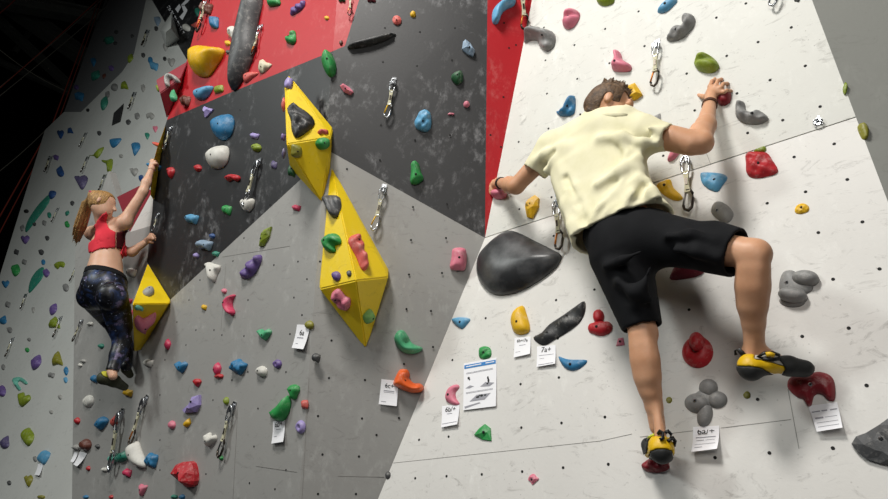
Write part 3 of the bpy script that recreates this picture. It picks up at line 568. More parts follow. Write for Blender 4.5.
H('K', 'lav', 'round', 196, 255.5, 6, 5.5); H('K', 'teal', 'lump', 216, 254, 6, 6); H('K', 'dblue', 'round', 212, 236, 5, 5); H('K', 'dpurple', 'lump', 274, 165, 6, 9, 0, .3)
# --- grey panel, left of the fold
H('G', 'hotpink', 'lump', 296.5, 208, 8, 7); P('G', 'ygreen', [(259, 246), (260.5, 236), (264, 230), (271, 226.5), (269, 236), (263, 246)], 'leaf', .35, 'facet', sm=1)
P('G', 'purple', [(239.5, 277), (243, 269), (252, 258), (259, 254.5), (259.5, 261), (253, 273.5), (246, 278.5)], 'long', .4, 'ridge', label='long purple slanted hold on the upper grey panel', ang=.6)
H('G', 'pink', 'round', 224, 291, 5, 5.5)
P('G', 'hotpink', [(224, 304), (227, 297), (231, 294.5), (234, 295), (231.5, 300), (231, 306), (233.5, 312), (231, 315.5), (226, 311)], 'crescent', .5)
H('G', 'jade', 'heart', 264.5, 334.5, 13, 12, 0, .45); H('G', 'olive', 'round', 309, 325, 8, 9)
H('G', 'purple', 'round', 277, 364, 8, 9, pits=[(.45, .5, .18, .7)]); H('G', 'blue', 'lump', 238, 367, 13, 16, 15, .5, 'bumpy'); H('G', 'white', 'round', 261.5, 371.5, 10, 11, 0, .5)
H('G', 'green', 'pear', 293.5, 392, 10, 15, 180, .5)
P('G', 'green', [(268, 413), (272, 409.5), (279, 404), (286, 395.5), (288.5, 404), (286, 414), (281, 421), (272, 419)], 'hooked', .5, pits=[(.22, .3, .13, .8)], blt=0, label='green hooked hold above the paper card marked 6b+')
H('G', 'salmon', 'box', 304.5, 404.5, 6, 9); H('G', 'lav', 'round', 300, 427, 9, 13, 0, .5, pits=[(.5, .5, .2, .7)]); H('G', 'ygreen', 'round', 226, 401, 5, 8)
P('G', 'white', [(204, 264), (208, 262), (213, 263.5), (219, 266), (216, 274), (213, 282), (209, 279), (207, 271)], 'shell', .4, 'ridge', label='white ridged shell hold at the border of black and grey')
H('G', 'yellow', 'lump', 204, 307.5, 5, 6); H('G', 'hotpink', 'leaf', 167.5, 344.5, 5, 11); H('G', 'blue', 'heart', 181, 367, 11, 12, 0, .45); H('G', 'white', 'lump', 148, 363, 9, 9, 0, .5, 'bumpy')
H('G', 'hotpink', 'leaf', 217, 369, 7, 14, 0, .45); H('G', 'red', 'bean', 219, 376.5, 8, 6); H('G', 'red', 'drop', 197, 383, 8, 9)
P('G', 'lav', [(182.5, 410), (187, 406), (191, 403), (192, 397), (199, 395), (199, 405), (195, 412), (185, 413)], 'folded', .45, 'facet', sm=1)
H('G', 'yellow', 'leaf', 187, 423, 6, 10, 20); H('G', 'pink', 'round', 171.5, 425, 7, 9); H('G', 'white', 'heart', 209.5, 440, 11, 14, 20, .5)
P('G', 'red', [(174.5, 468), (179, 463.5), (190, 461.5), (194, 468), (195, 481), (191.5, 487), (185, 486), (176, 476.5)], 'boulder', .6, 'facet', sm=2, label='big red boulder-like hold low on the grey panel')
H('G', 'green', 'round', 221, 458, 4, 5); H('G', 'teal', 'bean', 174, 497, 6, 5); H('G', 'blue', 'round', 182, 497, 5.5, 5)
H('G', 'white', 'round', 88, 401, 10, 13, 15, .35, 'ridge', label='white striped hold low left, below the woman\'s shoe'); H('G', 'red', 'round', 77, 421, 5, 7)
H('G', 'blue', 'box', 101, 423, 8, 13, 35, .45); H('G', 'salmon', 'leaf', 115.5, 420, 7, 15, 20, .4); H('G', 'yellow', 'lump', 128, 393, 8, 8, 0, .5, label='yellow hold under the toe of the woman\'s shoe')
H('G', 'brown', 'round', 85, 445, 10, 12, 0, .5, blt=0); H('G', 'lgrey', 'lump', 77, 447.5, 8, 6); H('G', 'dgrey', 'round', 97.5, 446.5, 4, 5)
H('G', 'lteal', 'leaf', 114, 458, 10, 12, 40, .5); H('G', 'teal', 'leaf', 122.5, 456.5, 10, 14, 30, .5)
P('G', 'white', [(129, 450), (130.5, 444), (136, 441.5), (139, 449), (143.5, 461.5), (143, 468), (135, 466), (130, 458)], 'pocket', .45, 'dome', label='white oval pocket hold under a quickdraw near the bottom left')
H('G', 'blue', 'lump', 151, 460.5, 11, 16, 0, .45, 'bumpy'); H('G', 'hotpink', 'lump', 127.5, 473, 7, 9); H('G', 'white', 'box', 104.5, 469.5, 6, 4); H('G', 'pink', 'tri', 142.5, 490, 7, 13, 10)
H('G', 'red', 'round', 88, 468.5, 4, 5); H('G', 'blue', 'round', 85.5, 497, 5, 4); H('G', 'red', 'round', 111, 497, 4, 4)
H('G', 'white', 'lump', 131, 272.5, 9, 10, 0, .4); H('G', 'hotpink', 'lump', 129.5, 301, 5, 6); H('G', 'hotpink', 'lump', 129, 314, 5, 12, 0, .5, 'bumpy')
H('G', 'white', 'bean', 90, 324, 6, 5); H('G', 'orange', 'round', 104, 321, 3.5, 3.5); H('G', 'teal', 'round', 101, 346, 5, 5.5); H('G', 'blue', 'lump', 94.5, 379, 7, 8)
H('G', 'white', 'round', 80, 365, 4, 4); H('G', 'lgrey', 'round', 83, 361, 5, 4)
# --- far left wall
for c, s, x, y, w_, h_, r in [
    ('teal', 'bean', 108, 40, 7, 12, 60), ('dgrey', 'round', 116, 32, 4, 4, 0), ('dgrey', 'round', 115, 43, 4, 4, 0), ('dgrey', 'round', 132, 36, 3, 4, 0), ('ygreen', 'leaf', 130, 58, 5, 10, 15), ('blue', 'drop', 93, 62, 6, 9, 0),
    ('teal', 'leaf', 95, 75, 8, 12, 30), ('purple', 'round', 111, 68, 5, 6, 0), ('brown', 'leaf', 104, 76, 3, 6, 20), ('blue', 'lump', 79, 96, 9, 10, 0), ('purple', 'round', 76, 87, 5, 5, 0), ('black', 'round', 87.5, 110, 3.4, 3.6, 0),
    ('grey', 'round', 114, 87, 7, 8, 0), ('ygreen', 'tri', 124, 85, 8, 9, 180), ('teal', 'leaf', 104, 103, 6, 15, 15), ('grey', 'drop', 107.5, 94, 5, 7, 200), ('dgrey', 'round', 143, 55, 4, 5, 0), ('blue', 'round', 150, 60, 5, 7, 0), ('lblue', 'lump', 154, 66, 8, 9, 0),
    ('black', 'round', 164.5, 58.5, 3.5, 4.5, 0), ('lgrey', 'heart', 171, 62, 8, 9, 0), ('lgrey', 'leaf', 143, 88, 4, 8, 0), ('dgrey', 'leaf', 128, 122, 5, 6, 0), ('lgrey', 'bean', 150, 116, 7, 8, 30), ('grey', 'leaf', 137, 116, 5, 7, 10),
    ('dblue', 'heart', 60, 134, 7, 9, 0), ('dblue', 'tri', 70, 130.5, 6, 6, 180), ('dgrey', 'round', 99, 133, 4, 5, 0), ('blue', 'drop', 135, 148.5, 9, 14, 10), ('lgrey', 'heart', 134, 172, 8, 9, 0), ('dpurple', 'heart', 81, 182, 12, 15, 0),
    ('dblue', 'drop', 60, 171, 8, 11, 180), ('purple', 'lump', 56, 157.5, 5, 6, 0), ('teal', 'round', 49, 215, 4, 6, 0), ('teal', 'leaf', 67, 213, 4, 6, 20), ('green', 'drop', 67, 224, 5, 7, 180), ('purple', 'heart', 24.5, 239.5, 9, 9, 0),
    ('dgrey', 'round', 47, 238, 4, 5, 0), ('black', 'round', 26, 211, 5, 4, 0), ('pink', 'heart', 155, 129, 5, 7, 0), ('teal', 'drop', 147, 136, 5, 7, 0), ('dblue', 'round', 141, 178, 5, 7, 0), ('dgrey', 'lump', 16, 252, 5, 6, 0), ('grey', 'lump', 24, 262, 5, 6, 0),
    ('green', 'leaf', 15.5, 270, 8, 13, 10), ('blue', 'round', 43, 262, 4, 6, 0), ('purple', 'leaf', 46, 273, 6, 9, 0), ('dgrey', 'round', 41, 252, 5, 6, 0), ('ygreen', 'bean', 59, 265, 11, 8, -15), ('blue', 'heart', 5, 284, 8, 8, 0), ('grey', 'lump', 7.5, 304.5, 5, 7, 0),
    ('purple', 'leaf', 53, 309.5, 6, 13, 20), ('grey', 'round', 65.5, 287.5, 6, 8, 0), ('blue', 'drop', 3, 319.5, 8, 9, 200), ('ygreen', 'tri', 54, 322.5, 11, 12, 180), ('grey', 'round', 9.5, 330, 5, 6, 0), ('green', 'round', 27, 350, 4, 5, 0), ('grey', 'round', 29, 339.5, 3.5, 4, 0),
    ('purple', 'leaf', 35.5, 362, 9, 17, 20), ('olive', 'tri', 57, 358.5, 10, 15, 180), ('blue', 'leaf', 66, 371, 4, 9, 0), ('grey', 'lump', 51, 375, 7, 6, 0), ('lteal', 'arc', 19, 383, 12, 14, -40), ('purple', 'round', 1.5, 391, 7, 12, 0), ('lblue', 'round', 65.5, 380, 3.5, 6, 0),
    ('ygreen', 'heart', 23, 400, 12, 15, 20), ('ygreen', 'leaf', 27.5, 436.5, 11, 19, 0), ('dpurple', 'drop', 5, 442, 9, 14, 200), ('lblue', 'box', 43.5, 457, 8, 14, 30), ('grey', 'round', 35, 459, 4, 6, 0), ('olive', 'heart', 28, 481, 9, 12, 0),
    ('dgrey', 'round', 9, 483, 4, 5, 0), ('lgrey', 'round', 51, 412, 4, 4, 0), ('grey', 'round', 3, 367, 4, 6, 0), ('lgrey', 'drop', 33, 310, 4, 6, 0), ('dgrey', 'round', 72, 203, 4, 5, 0), ('lgrey', 'round', 121, 156, 4, 4, 0), ('grey', 'lump', 44, 223, 4, 6, 0),
    ('dgrey', 'round', 34, 224, 4, 4, 0), ('grey', 'leaf', 22, 228, 4, 7, 10), ('lgrey', 'round', 60, 397, 4, 5, 0), ('olive', 'round', 41, 497, 8, 4, 0)]:
    H('L', c, s, x, y, w_, h_, r, .42, blt=0)
P('L', 'teal', [(49, 194), (48, 203), (37.5, 217.5), (26, 232), (26, 224), (37, 206)], 'long', .10, blt=0, label='long teal tapering hold slanting down the far left wall')
P('L', 'dblue', [(48, 195), (50, 190.5), (55.5, 191.5), (54, 196.5), (50, 199)], 'cap', .4, blt=0, label='dark blue hold at the head of the long teal one')
P('L', 'teal', [(43, 267), (43, 276), (35, 287), (28.5, 293), (29.5, 282), (36, 271)], 'tapering', .10, blt=0, label='teal tapering hold above a quickdraw on far left wall')
P('L', 'ygreen', [(88, 155), (94.5, 153.7), (103, 146.5), (100, 153.7), (96, 158), (93, 155.5)], 'winged', .35, blt=0)
P('L', 'ygreen', [(101.3, 159.6), (106, 160), (112, 159), (110.5, 170.5), (106.8, 171.3), (105.7, 164), (102, 161.7)], 'T-shaped', .35, blt=0)
P('L', 'blue', [(111, 139), (116, 138), (121, 138.5), (116, 145.5), (112, 147.5), (110, 144)], 'wedge', .35, blt=0)
H('V', 'blue', 'lump', 155, 167, 6, 7, N=NG2, label='dark blue hold gripped by the woman\'s raised hand', dep=1.6); H('V', 'salmon', 'round', 158.5, 145, 4, 5, N=NG2, dep=2)

# unique labels: what it is, where, and what it sits beside
seen = set()
for h in HOLDS:
    if h['label']:
        assert h['label'] not in seen, h['label']; seen.add(h['label'])
        tag(h['o'], h['label'], 'climbing hold')
todo = [h for h in HOLDS if not h['label']]
def rel(h, q):
    dx, dy = h['px'] - q['px'], h['py'] - q['py']
    return ('right of' if dx > 0 else 'left of') if abs(dx) > abs(dy) else ('below' if dy > 0 else 'above')
for h in todo:
    base = h['phrase']
    if h['size'] < 6: base = 'tiny ' + base
    near = sorted([q for q in HOLDS if q is not h], key=lambda q: math.hypot(q['px'] - h['px'], q['py'] - h['py']) - .6 * q['size'])
    for q in near:
        l = f"{base} on the {REG[h['reg']]}, {rel(h, q)} the {q['phrase']}"
        if l not in seen and len(l.split()) <= 16: break
    seen.add(l); tag(h['o'], l, 'climbing hold')
    h['o']['group'] = 'small holds on the ' + REG[h['reg']]
# ------------------------------------------------------------------ quickdraws
def oval(w_, h_, z0, n=18, skew=0., q=0):
    return [np.array([(w_ / 2 - .0) * math.sin(t) * (1 + skew * math.cos(t)), q, z0 - h_ / 2 + h_ / 2 * math.cos(t)]) for t in np.linspace(0, 2 * math.pi, n, endpoint=False)]
def make_draw(gate_col, low_mat):
    """hangs down -z from its bolt hanger at the origin; the wall lies towards +y; about .22 m long"""
    root = empty('quickdraw', (0, 0, 0)); m = STEEL
    b = MB(); b.box([0, -.003, 0], np.eye(3), [.014, .002, .018]); b.box([.006, -.014, -.014], np.eye(3), [.002, .012, .012]); b.tube([(0, -.002, .004), (0, -.014, .004)], .0075, 6)
    b.build('bolt_hanger', m, root)
    b = MB(); b.tube(oval(.036, .078, .0, 18, .15, -.018), .0052, 8, True); b.build('upper_carabiner', m, root, True)
    b = MB(); v = []
    for i in range(9):
        z = -.066 - i * .0105; h = .0095 + .002 * math.cos(i * .78); d = .004 + (.002 if i in (0, 8) else 0)
        v.append((z, h, d))
    V = []; F = []
    for (z, h, d) in v: V += [(-h, -.018 - d, z), (h, -.018 - d, z), (h, -.018 + d, z), (-h, -.018 + d, z)]
    for i in range(8):
        for j in range(4): F.append([i * 4 + j, i * 4 + (j + 1) % 4, i * 4 + 4 + (j + 1) % 4, i * 4 + 4 + j])
    F += [[0, 1, 2, 3], [35, 34, 33, 32]]; b.add(V, F); sl = b.build('sling', SLING, root)
    b = MB(); b.box([0, -.0235, -.108], np.eye(3), [.0045, .001, .013]); b.build('stitched_patch', DSTEEL, sl)
    b = MB(); L = [(-.004, -.142), (.012, -.143), (.020, -.156), (.021, -.178), (.012, -.208), (-.002, -.219), (-.017, -.210), (-.021, -.195)]
    b.tube([np.array([x, -.018, z]) for x, z in L] , .0055, 8); lc = b.build('lower_carabiner', low_mat, root, True)
    b = MB(); b.tube([np.array([-.021, -.018, -.195]), np.array([-.013, -.018, -.166]), np.array([-.004, -.018, -.142])], .0042, 8); b.build('gate', gate_col, lc, True)
    return root
GOR = plain('orange_gate', 'e08a3a', .35, .6); GYE = plain('yellow_gate', 'e8b81e', .35, .4); GST = plain('plain_gate', '9a9a9a', .3, 1.)
protos = {}
def draw(N, x0, y0, x1, y1, label, key='steel', group='quickdraws on the near panels', k=1.0):
    if key not in protos: protos[key] = make_draw(dict(steel=GST, orange=GOR, yellow=GYE, dark=GST)[key], dict(steel=STEEL, orange=DSTEEL, yellow=STEEL, dark=DSTEEL)[key]); o = protos[key]
    else: o = copy_tree(protos[key])
    a = at(x0, y0, 0, N); c = at(x1, y1, .01, N); n = unit(N); z = unit(a - c); y = unit(n - (n @ z) * z); x = np.cross(y, z); s = np.linalg.norm(a - c) / .222 * k
    o.matrix_world = Matrix([[x[i] * s * .78, y[i] * s, z[i] * s, a[i]] for i in range(3)] + [[0, 0, 0, 1]])
    tag(o, label, 'quickdraw', group)
draw(NG1, 394, 81, 387, 120, 'quickdraw with a yellow gate hanging on the black panel', 'yellow')
draw(NW, 558, 203, 562, 252, 'quickdraw with dark lower carabiner left of the shirt hem', 'orange')
draw(NW2, 657.5, 44, 656, 89, 'quickdraw with orange gate right of the man\'s head', 'orange')
draw(NW, 686.5, 159, 691, 214, 'quickdraw hanging between yellow and light blue holds under the raised arm', 'dark')
draw(NRED, 520.5, -12, 524, 33, 'quickdraw on the red strip at the top of the frame', 'orange')
draw(NW2, 778, -34, 774, 9, 'quickdraw tip cut off by the top edge above the white wall', 'steel')
draw(NG1, 384, 188, 374, 232, 'quickdraw on the grey panel right of the big yellow volume', 'yellow')
draw(NG2, 260, 162, 247, 208, 'quickdraw on the black panel above the white two-holed hold', 'steel')
draw(NG2, 234.5, 406, 222, 458, 'long quickdraw low on the grey panel', 'dark')
draw(NG2, 147, 399, 133, 446, 'long quickdraw above the white pocket hold', 'orange')
draw(NG2, 123, 413, 114, 472, 'quickdraw passing over the two teal holds', 'steel')
draw(NG2, 262, 27, 254, 57, 'quickdraw beside the tapering dark grey volume', 'orange')
draw(NG1, 351, -6, 350, 17, 'quickdraw on the red panel near the top edge', 'orange')
draw(NG2, 211, -5, 200, 34, 'quickdraw among the holds at the red panel\'s top left', 'orange')
draw(NG2, 172, 128, 165, 151, 'small bright quickdraw on the black panel near the raised hand', 'steel')
draw(NG2, 159, 214, 154, 232, 'chalky quickdraw at the black panel edge by the lower hand', 'steel')
draw(NG2, 83, 321, 74, 342, 'quickdraw behind the woman\'s hip on the grey panel', 'dark')
FAR = 'quickdraws on the far white wall'
for x0, y0, x1, y1, l in [(149, 32, 143, 50, 'quickdraw highest up on the far left white wall'), (136, 94, 129, 114, 'quickdraw left of the dark red volume on the far wall'), (87, 134, 79, 151, 'quickdraw on the far wall above the winged yellow-green hold'),
    (52, 158, 46, 176, 'quickdraw near the upper left edge of the far wall'), (89, 158, 81, 177, 'quickdraw just above the large dusky purple heart-shaped hold'), (106, 176, 99, 195, 'quickdraw directly above the woman\'s head'),
    (59, 209, 51, 226, 'quickdraw left of the woman\'s ponytail'), (27, 295, 21, 313, 'quickdraw under the teal tapering hold on the far wall'), (78, 266, 69, 286, 'quickdraw at the far wall edge left of the woman\'s hip'),
    (62, 318, 53, 343, 'quickdraw beside the yellow-green triangular hold on the far wall'), (14, 339, 5, 362, 'quickdraw lowest on the far left wall')]:
    draw(NL, x0, y0, x1, y1, l, 'dark', FAR, .8)
# bare hanger near the right seam
b = MB(); p = at(818, 122, 0, NW); b.box(p + [0, -.003, 0], np.eye(3), [.014, .003, .02]); b.box(p + [.008, -.014, -.004], np.eye(3), [.002, .013, .012])
b.tube([p + [0, -.003, .004], p + [0, -.014, .004]], .007, 6); b.tube([p + np.array([.016 * math.sin(t), -.016, -.012 + .016 * math.cos(t)]) for t in np.linspace(0, 6.28, 12, endpoint=False)], .003, 6, True)
tag(b.build('bolt_hanger', STEEL, None, False, tuple(p)), 'bare steel bolt hanger on the right end of the seam', 'bolt hanger')

# ------------------------------------------------------------------ paper cards and the poster
def text(s, parent, p, ex, ey, n, size, mat, name='lettering'):
    cu = bpy.data.curves.new('t', 'FONT'); cu.body = s; cu.size = 1; cu.extrude = .01; cu.align_x = 'CENTER'; cu.align_y = 'CENTER'; cu.offset = .003
    o = bpy.data.objects.new('t', cu); COL.objects.link(o); bpy.context.view_layer.update()
    me = bpy.data.meshes.new_from_object(o.evaluated_get(bpy.context.evaluated_depsgraph_get())); bpy.data.objects.remove(o)
    V = [p + ex * v.co.x * size + ey * v.co.y * size + n * (v.co.z * size * .3 + .0006) for v in me.vertices]
    F = [list(q.vertices) for q in me.polygons]; bpy.data.meshes.remove(me)
    return link(name, V, F, mat, parent, None, False, tuple(p))
def card(N, q, label, head=None, hs=.3, lines=(), curl=.012, cat='paper card', mat=PAPER, name='route_card', hy=.84):
    """q: target px corners, top left, top right, bottom right, bottom left"""
    n = -unit(N); C4 = [at(x, y, .003, N) for x, y in q]; V = []; F = []; k = 8
    def pt(u, v):
        a = C4[0] * (1 - u) + C4[1] * u; b_ = C4[3] * (1 - u) + C4[2] * u; return a * (1 - v) + b_ * v + n * curl * v * v * (1 + .4 * u)
    for s_ in (0, .0012):
        for j in range(k + 1):
            for i in range(k + 1): V.append(pt(i / k, j / k) - n * s_)
    m = (k + 1) ** 2
    for j in range(k):
        for i in range(k):
            a = j * (k + 1) + i; F.append([a, a + 1, a + k + 2, a + k + 1]); F.append([m + a, m + a + k + 1, m + a + k + 2, m + a + 1])
    edge = [i for i in range(k + 1)] + [(j + 1) * (k + 1) + k for j in range(k)] + [k * (k + 1) + k - 1 - i for i in range(k)] + [(k - 1 - j) * (k + 1) for j in range(k - 1)]
    for i in range(len(edge)): a, b_ = edge[i], edge[(i + 1) % len(edge)]; F.append([a, b_, m + b_, m + a])
    o = fixn(link(name, V, F, mat, None, None, False, sum(C4) / 4)); tag(o, label, cat)
    ex = unit(C4[1] - C4[0]); wd = np.linalg.norm(C4[1] - C4[0]); ht = np.linalg.norm(C4[3] - C4[0]); ey = unit(pt(.5, 0) - pt(.5, 1)); ey = unit(ey - (ey @ ex) * ex)
    nn = np.cross(ex, ey); nn = nn if nn @ n > 0 else -nn
    if head: text(head, o, pt(.5, 1 - hy) + nn * .001, ex, ey, nn, wd * hs, INK)
    if lines:
        b = MB()
        for (u0, u1, v, th) in lines:
            P_ = [pt(u0, v - th), pt(u1, v - th), pt(u1, v + th), pt(u0, v + th)]; b.prism([p_ + nn * .0012 for p_ in P_], -nn * .0006)
        b.build('printed_lines', INKG, o)
    return o, pt, nn, ex, ey, wd
LN = [(.15, .85, .32, .012), (.15, .45, .50, .008), (.15, .4, .62, .008), (.1, .9, .9, .006)]
card(NW, [(693, 427), (719, 425.5), (720.5, 451), (694, 453.5)], 'white card reading 6a/+ under the grey four-lobed hold', '6a/+', .38, [(.12, .88, .44, .018), (.15, .45, .56, .01), (.5, .85, .56, .006), (.1, .9, .72, .006), (.1, .4, .84, .01)], .03, hy=.79)
card(NW, [(808, 406), (837, 402), (844, 429.5), (818, 433)], 'white card below the big dark red hold', None, .3, [(.05, .35, .25, .02), (.4, .6, .25, .02), (.7, .95, .25, .02), (.1, .4, .5, .03), (.45, .9, .5, .008), (.1, .9, .68, .008), (.1, .9, .84, .008)], .02)
card(NW, [(537, 346.5), (555.5, 345), (556.5, 364.5), (537.5, 367.5)], 'white card reading 7a+ below the long black ridged hold', '7a+', .36, [(.1, .9, .46, .008), (.15, .4, .62, .006), (.1, .9, .92, .012)], .01, hy=.80)
card(NW, [(514.5, 338), (530.5, 336.5), (531, 354.5), (514.5, 358)], 'faint white card reading 6b+/7a under the yellow curved hold', '6b+/7a', .24, [(.3, .7, .42, .01), (.1, .4, .75, .006)], .008, hy=.82)
card(NW, [(442, 406), (459.5, 404.5), (459, 425), (442.5, 428)], 'white card under the pink curved hold left of the poster', '6b/+', .32, [(.3, .6, .4, .015), (.05, .95, .85, .012)], .012, hy=.80)
card(NG1, [(381.5, 379), (398.5, 381), (397, 406), (379, 404)], 'white card reading 6c+ beside the orange jug', '6c+', .36, [(.2, .8, .44, .015), (.2, .8, .5, .008), (.1, .4, .88, .01)], .015, hy=.76)
card(NG2, [(273, 421.5), (284.5, 419.5), (286, 441.5), (273.5, 443.5)], 'white card reading 6b+ under the green hooked hold', '6b+', .42, [(.3, .7, .40, .015), (.15, .4, .7, .01)], .015, hy=.82)
card(NG2, [(297, 324.5), (310, 325), (307, 349.5), (294.5, 348)], 'tilted white card under the olive hold on the grey panel', '6a', .4, [(.2, .7, .55, .02), (.2, .4, .8, .01)], .02, hy=.66)
card(NG2, [(80, 451.5), (87, 453.5), (81, 466), (76, 464)], 'small tilted white card under the brown hold low left', None, .3, [], .02)
card(NG2, [(74, 452), (77.5, 452.5), (77, 462), (73, 461)], 'sliver of white card at the grey panel\'s left edge', None, .3, [], .02)
card(NL, [(38, 464), (43, 463), (42, 476), (36.5, 475)], 'faint white card under a light blue hold on the far wall', None, .3, [], .02)
o, pt, nn, ex, ey, wd = card(NW, [(463.8, 363.5), (496.5, 357.5), (496.7, 406.5), (463.8, 410.5)], 'large instruction poster with a blue header below the green hold', None, .3, [], .006, 'poster', name='instruction_poster')
b = MB(); b.prism([pt(u, v) + nn * .0014 for u, v in ((.02, .045), (.98, .045), (.98, .125), (.02, .125))], -nn * .0006); b.build('header_band', INKB, o)
b = MB(); b.prism([pt(u, v) + nn * .0022 for u, v in ((.08, .075), (.55, .07), (.55, .09), (.08, .095))], -nn * .0005); b.prism([pt(u, v) + nn * .0022 for u, v in ((.68, .072), (.94, .072), (.94, .088), (.68, .09))], -nn * .0005); b.build('header_print', PAPER, o)
b = MB()
def blob(c, s_, mm=0, r=(1, 1)): b.prism([pt(c[0] + r[0] * s_ * math.cos(t), c[1] + r[1] * s_ * math.sin(t)) + nn * (.0014 + .0004 * (1 - mm)) for t in np.linspace(0, 6.28, 10, endpoint=False)], -nn * .0004, mm)
for q_ in ([(.06, .55), (.2, .50), (.33, .53), (.2, .56)], [(.52, .56), (.68, .48), (.94, .52), (.8, .58)], [(.2, .84), (.42, .72), (.84, .72), (.66, .84)], [(.04, .93), (.5, .88), (.55, .9), (.06, .97)]): b.prism([pt(u, v) + nn * .0012 for u, v in q_], -nn * .0004, 1)
for c_, s_, r in (((.16, .34), .035, (1, .8)), ((.19, .37), .02, (1, 1)), ((.75, .40), .035, (.7, 1)), ((.77, .46), .035, (.8, 1.4)), ((.74, .52), .03, (1, .6)), ((.45, .77), .04, (1.4, .5)), ((.57, .75), .04, (1.2, .6)), ((.68, .75), .03, (1.2, .5)), ((.5, .74), .02, (1, 1))): blob(c_, s_, 0, r)
for v in (.22, .24, .64, .66): b.prism([pt(.08, v) + nn * .0012, pt(.9, v - .01) + nn * .0012, pt(.9, v - .004) + nn * .0012, pt(.08, v + .006) + nn * .0012], -nn * .0004, 1)
b.build('printed_figures', [INK, INKG], o)

# ------------------------------------------------------------------ painted mark on the black panel at the top left
b = MB()
def lp(pts, m=0): b.prism([at(145 + x / 8.31, y / 8.31, .004, NL) for x, y in pts], unit(NL) * .003, m)
lp([(250, 75), (285, 32), (298, 58), (272, 105)]); lp([(300, 40), (335, 2), (372, -6), (350, 22), (325, 42), (318, 50)]); lp([(300, 40), (325, 42), (352, 82), (345, 100), (322, 98)]); lp([(345, 100), (310, 165), (286, 140), (322, 98)])
b2 = b; o = b.build('wall_mark', PAPER, None, False, tuple(at(185, 8, 0, NL))); tag(o, 'white angular painted mark on the black panel at the top left', 'painted mark')
b = MB()
for i in range(11):
    t = i / 10.5; x, y = 190 + 125 * t, 55 + 225 * t; ux, uy = 11, 19; vx, vy = 22, -12
    for (s0, s1) in (((0, .25), (0, 1)) if i % 2 else ((0, .8), (.7, 1)), ((.5, .75), (0, .7)) if i % 3 else ((.2, .6), (.0, .3))):
        lp([(x + ux * s0[0] + vx * s1[0] - 10, y + uy * s0[0] + vy * s1[0]), (x + ux * s0[1] + vx * s1[0] - 10, y + uy * s0[1] + vy * s1[0]), (x + ux * s0[1] + vx * s1[1] - 10, y + uy * s0[1] + vy * s1[1]), (x + ux * s0[0] + vx * s1[1] - 10, y + uy * s0[0] + vy * s1[1])])
tag(b.build('wall_lettering', PAPER, None, False, tuple(at(175, 20, 0, NL))), 'line of small worn white lettering slanting beside the white painted mark', 'lettering')

# ------------------------------------------------------------------ roof steel and ropes in the dark hall
TR = plain('roof_steel', '8a8c86', .7, .2, .4, .3, 3); TRD = plain('roof_steel_dark', '6c6e69', .8, .1, .3, .3, 3)
ROPE_R = plain('red_rope', 'a04030', .8); ROPE_W = plain('pale_rope', '7c786e', .8)
def NX(x): return np.array([-2.3 / -x, 0, 0]) * 1.0
def beam(x, p0, p1, r, label, mat, name='roof_beam', ext=.15):
    N = np.array([2.3 / x, 0, 0]); a, c = at(*p0, 0, N), at(*p1, 0, N); a, c = a + (a - c) * ext, c + (c - a) * ext * 0
    b = MB(); t = unit(c - a); s = unit(np.cross(t, [1, 0, 0])); u = np.cross(t, s)
    b.box((a + c) / 2 + s * r * .85, [t, u, s], [np.linalg.norm(c - a) / 2, r, r * .15]); b.box((a + c) / 2 - s * r * .85, [t, u, s], [np.linalg.norm(c - a) / 2, r, r * .15]); b.box((a + c) / 2, [t, u, s], [np.linalg.norm(c - a) / 2, r * .15, r * .8])
    tag(b.build(name, mat, None, False, tuple((a + c) / 2)), label, 'beam', 'steel members of the dark roof')
beam(-21.0, (5, 0), (150, 28), 0.256, 'pale steel roof beam crossing the top left corner', TR)
beam(-22.0, (14, 8), (116, 80), 0.272, 'diagonal roof brace running down to the far wall', TRD)
beam(-23.0, (-4, 18), (100, 114), 0.144, 'thinner diagonal roof brace left of the thick one', TRD)
beam(-23.5, (0, 62), (90, 103), 0.096, 'thin roof strut low in the dark corner', TRD)
beam(-23.5, (60, -6), (125, 58), 0.144, 'short dark roof strut under the pale beam', TRD)
beam(-24.0, (20, 45), (50, 5), 0.096, 'thin rising roof strut behind the ropes', TRD)
def rope(x, p0, p1, r, label, mat, mid=None):
    N = np.array([2.3 / x, 0, 0]); a, c = at(*p0, 0, N), at(*p1, 0, N)
    b = MB(); b.tube([a, at(*mid, 0, N), c] if mid else [a + (c - a) * t + np.array([0, 0, -.12 * math.sin(math.pi * t)]) for t in np.linspace(0, 1, 14)], r, 6)
    tag(b.build('rope', mat, None, True, tuple((a + c) / 2)), label, 'rope', 'ropes in the dark hall')
rope(-18, (-6, 17), (18, -3), .018, 'red rope crossing the extreme top left corner', ROPE_R)
rope(-18, (-6, 93), (100, -2), .016, 'red rope slanting through the dark roof', ROPE_R)
rope(-18, (-6, 92), (106, -4), .012, 'pale rope just left of the slanting red rope', ROPE_W)
rope(-18, (-4, 99), (114, 0), .012, 'pale rope right of the slanting red rope', ROPE_W)
rope(-18, (-5, 46), (68, 92), .012, 'pale rope falling to the right across the others', ROPE_W)
rope(-18, (-5, 225), (101, -6), .02, 'red rope nearest the left edge of the far wall', ROPE_R, (53, 123))
rope(-18, (-3, 238), (104, -6), .016, 'second red rope hugging the far wall edge', ROPE_R, (58, 122))
rope(-18, (-4, 174), (50, 126), .012, 'pale rope below the dark roof at mid left', ROPE_W)
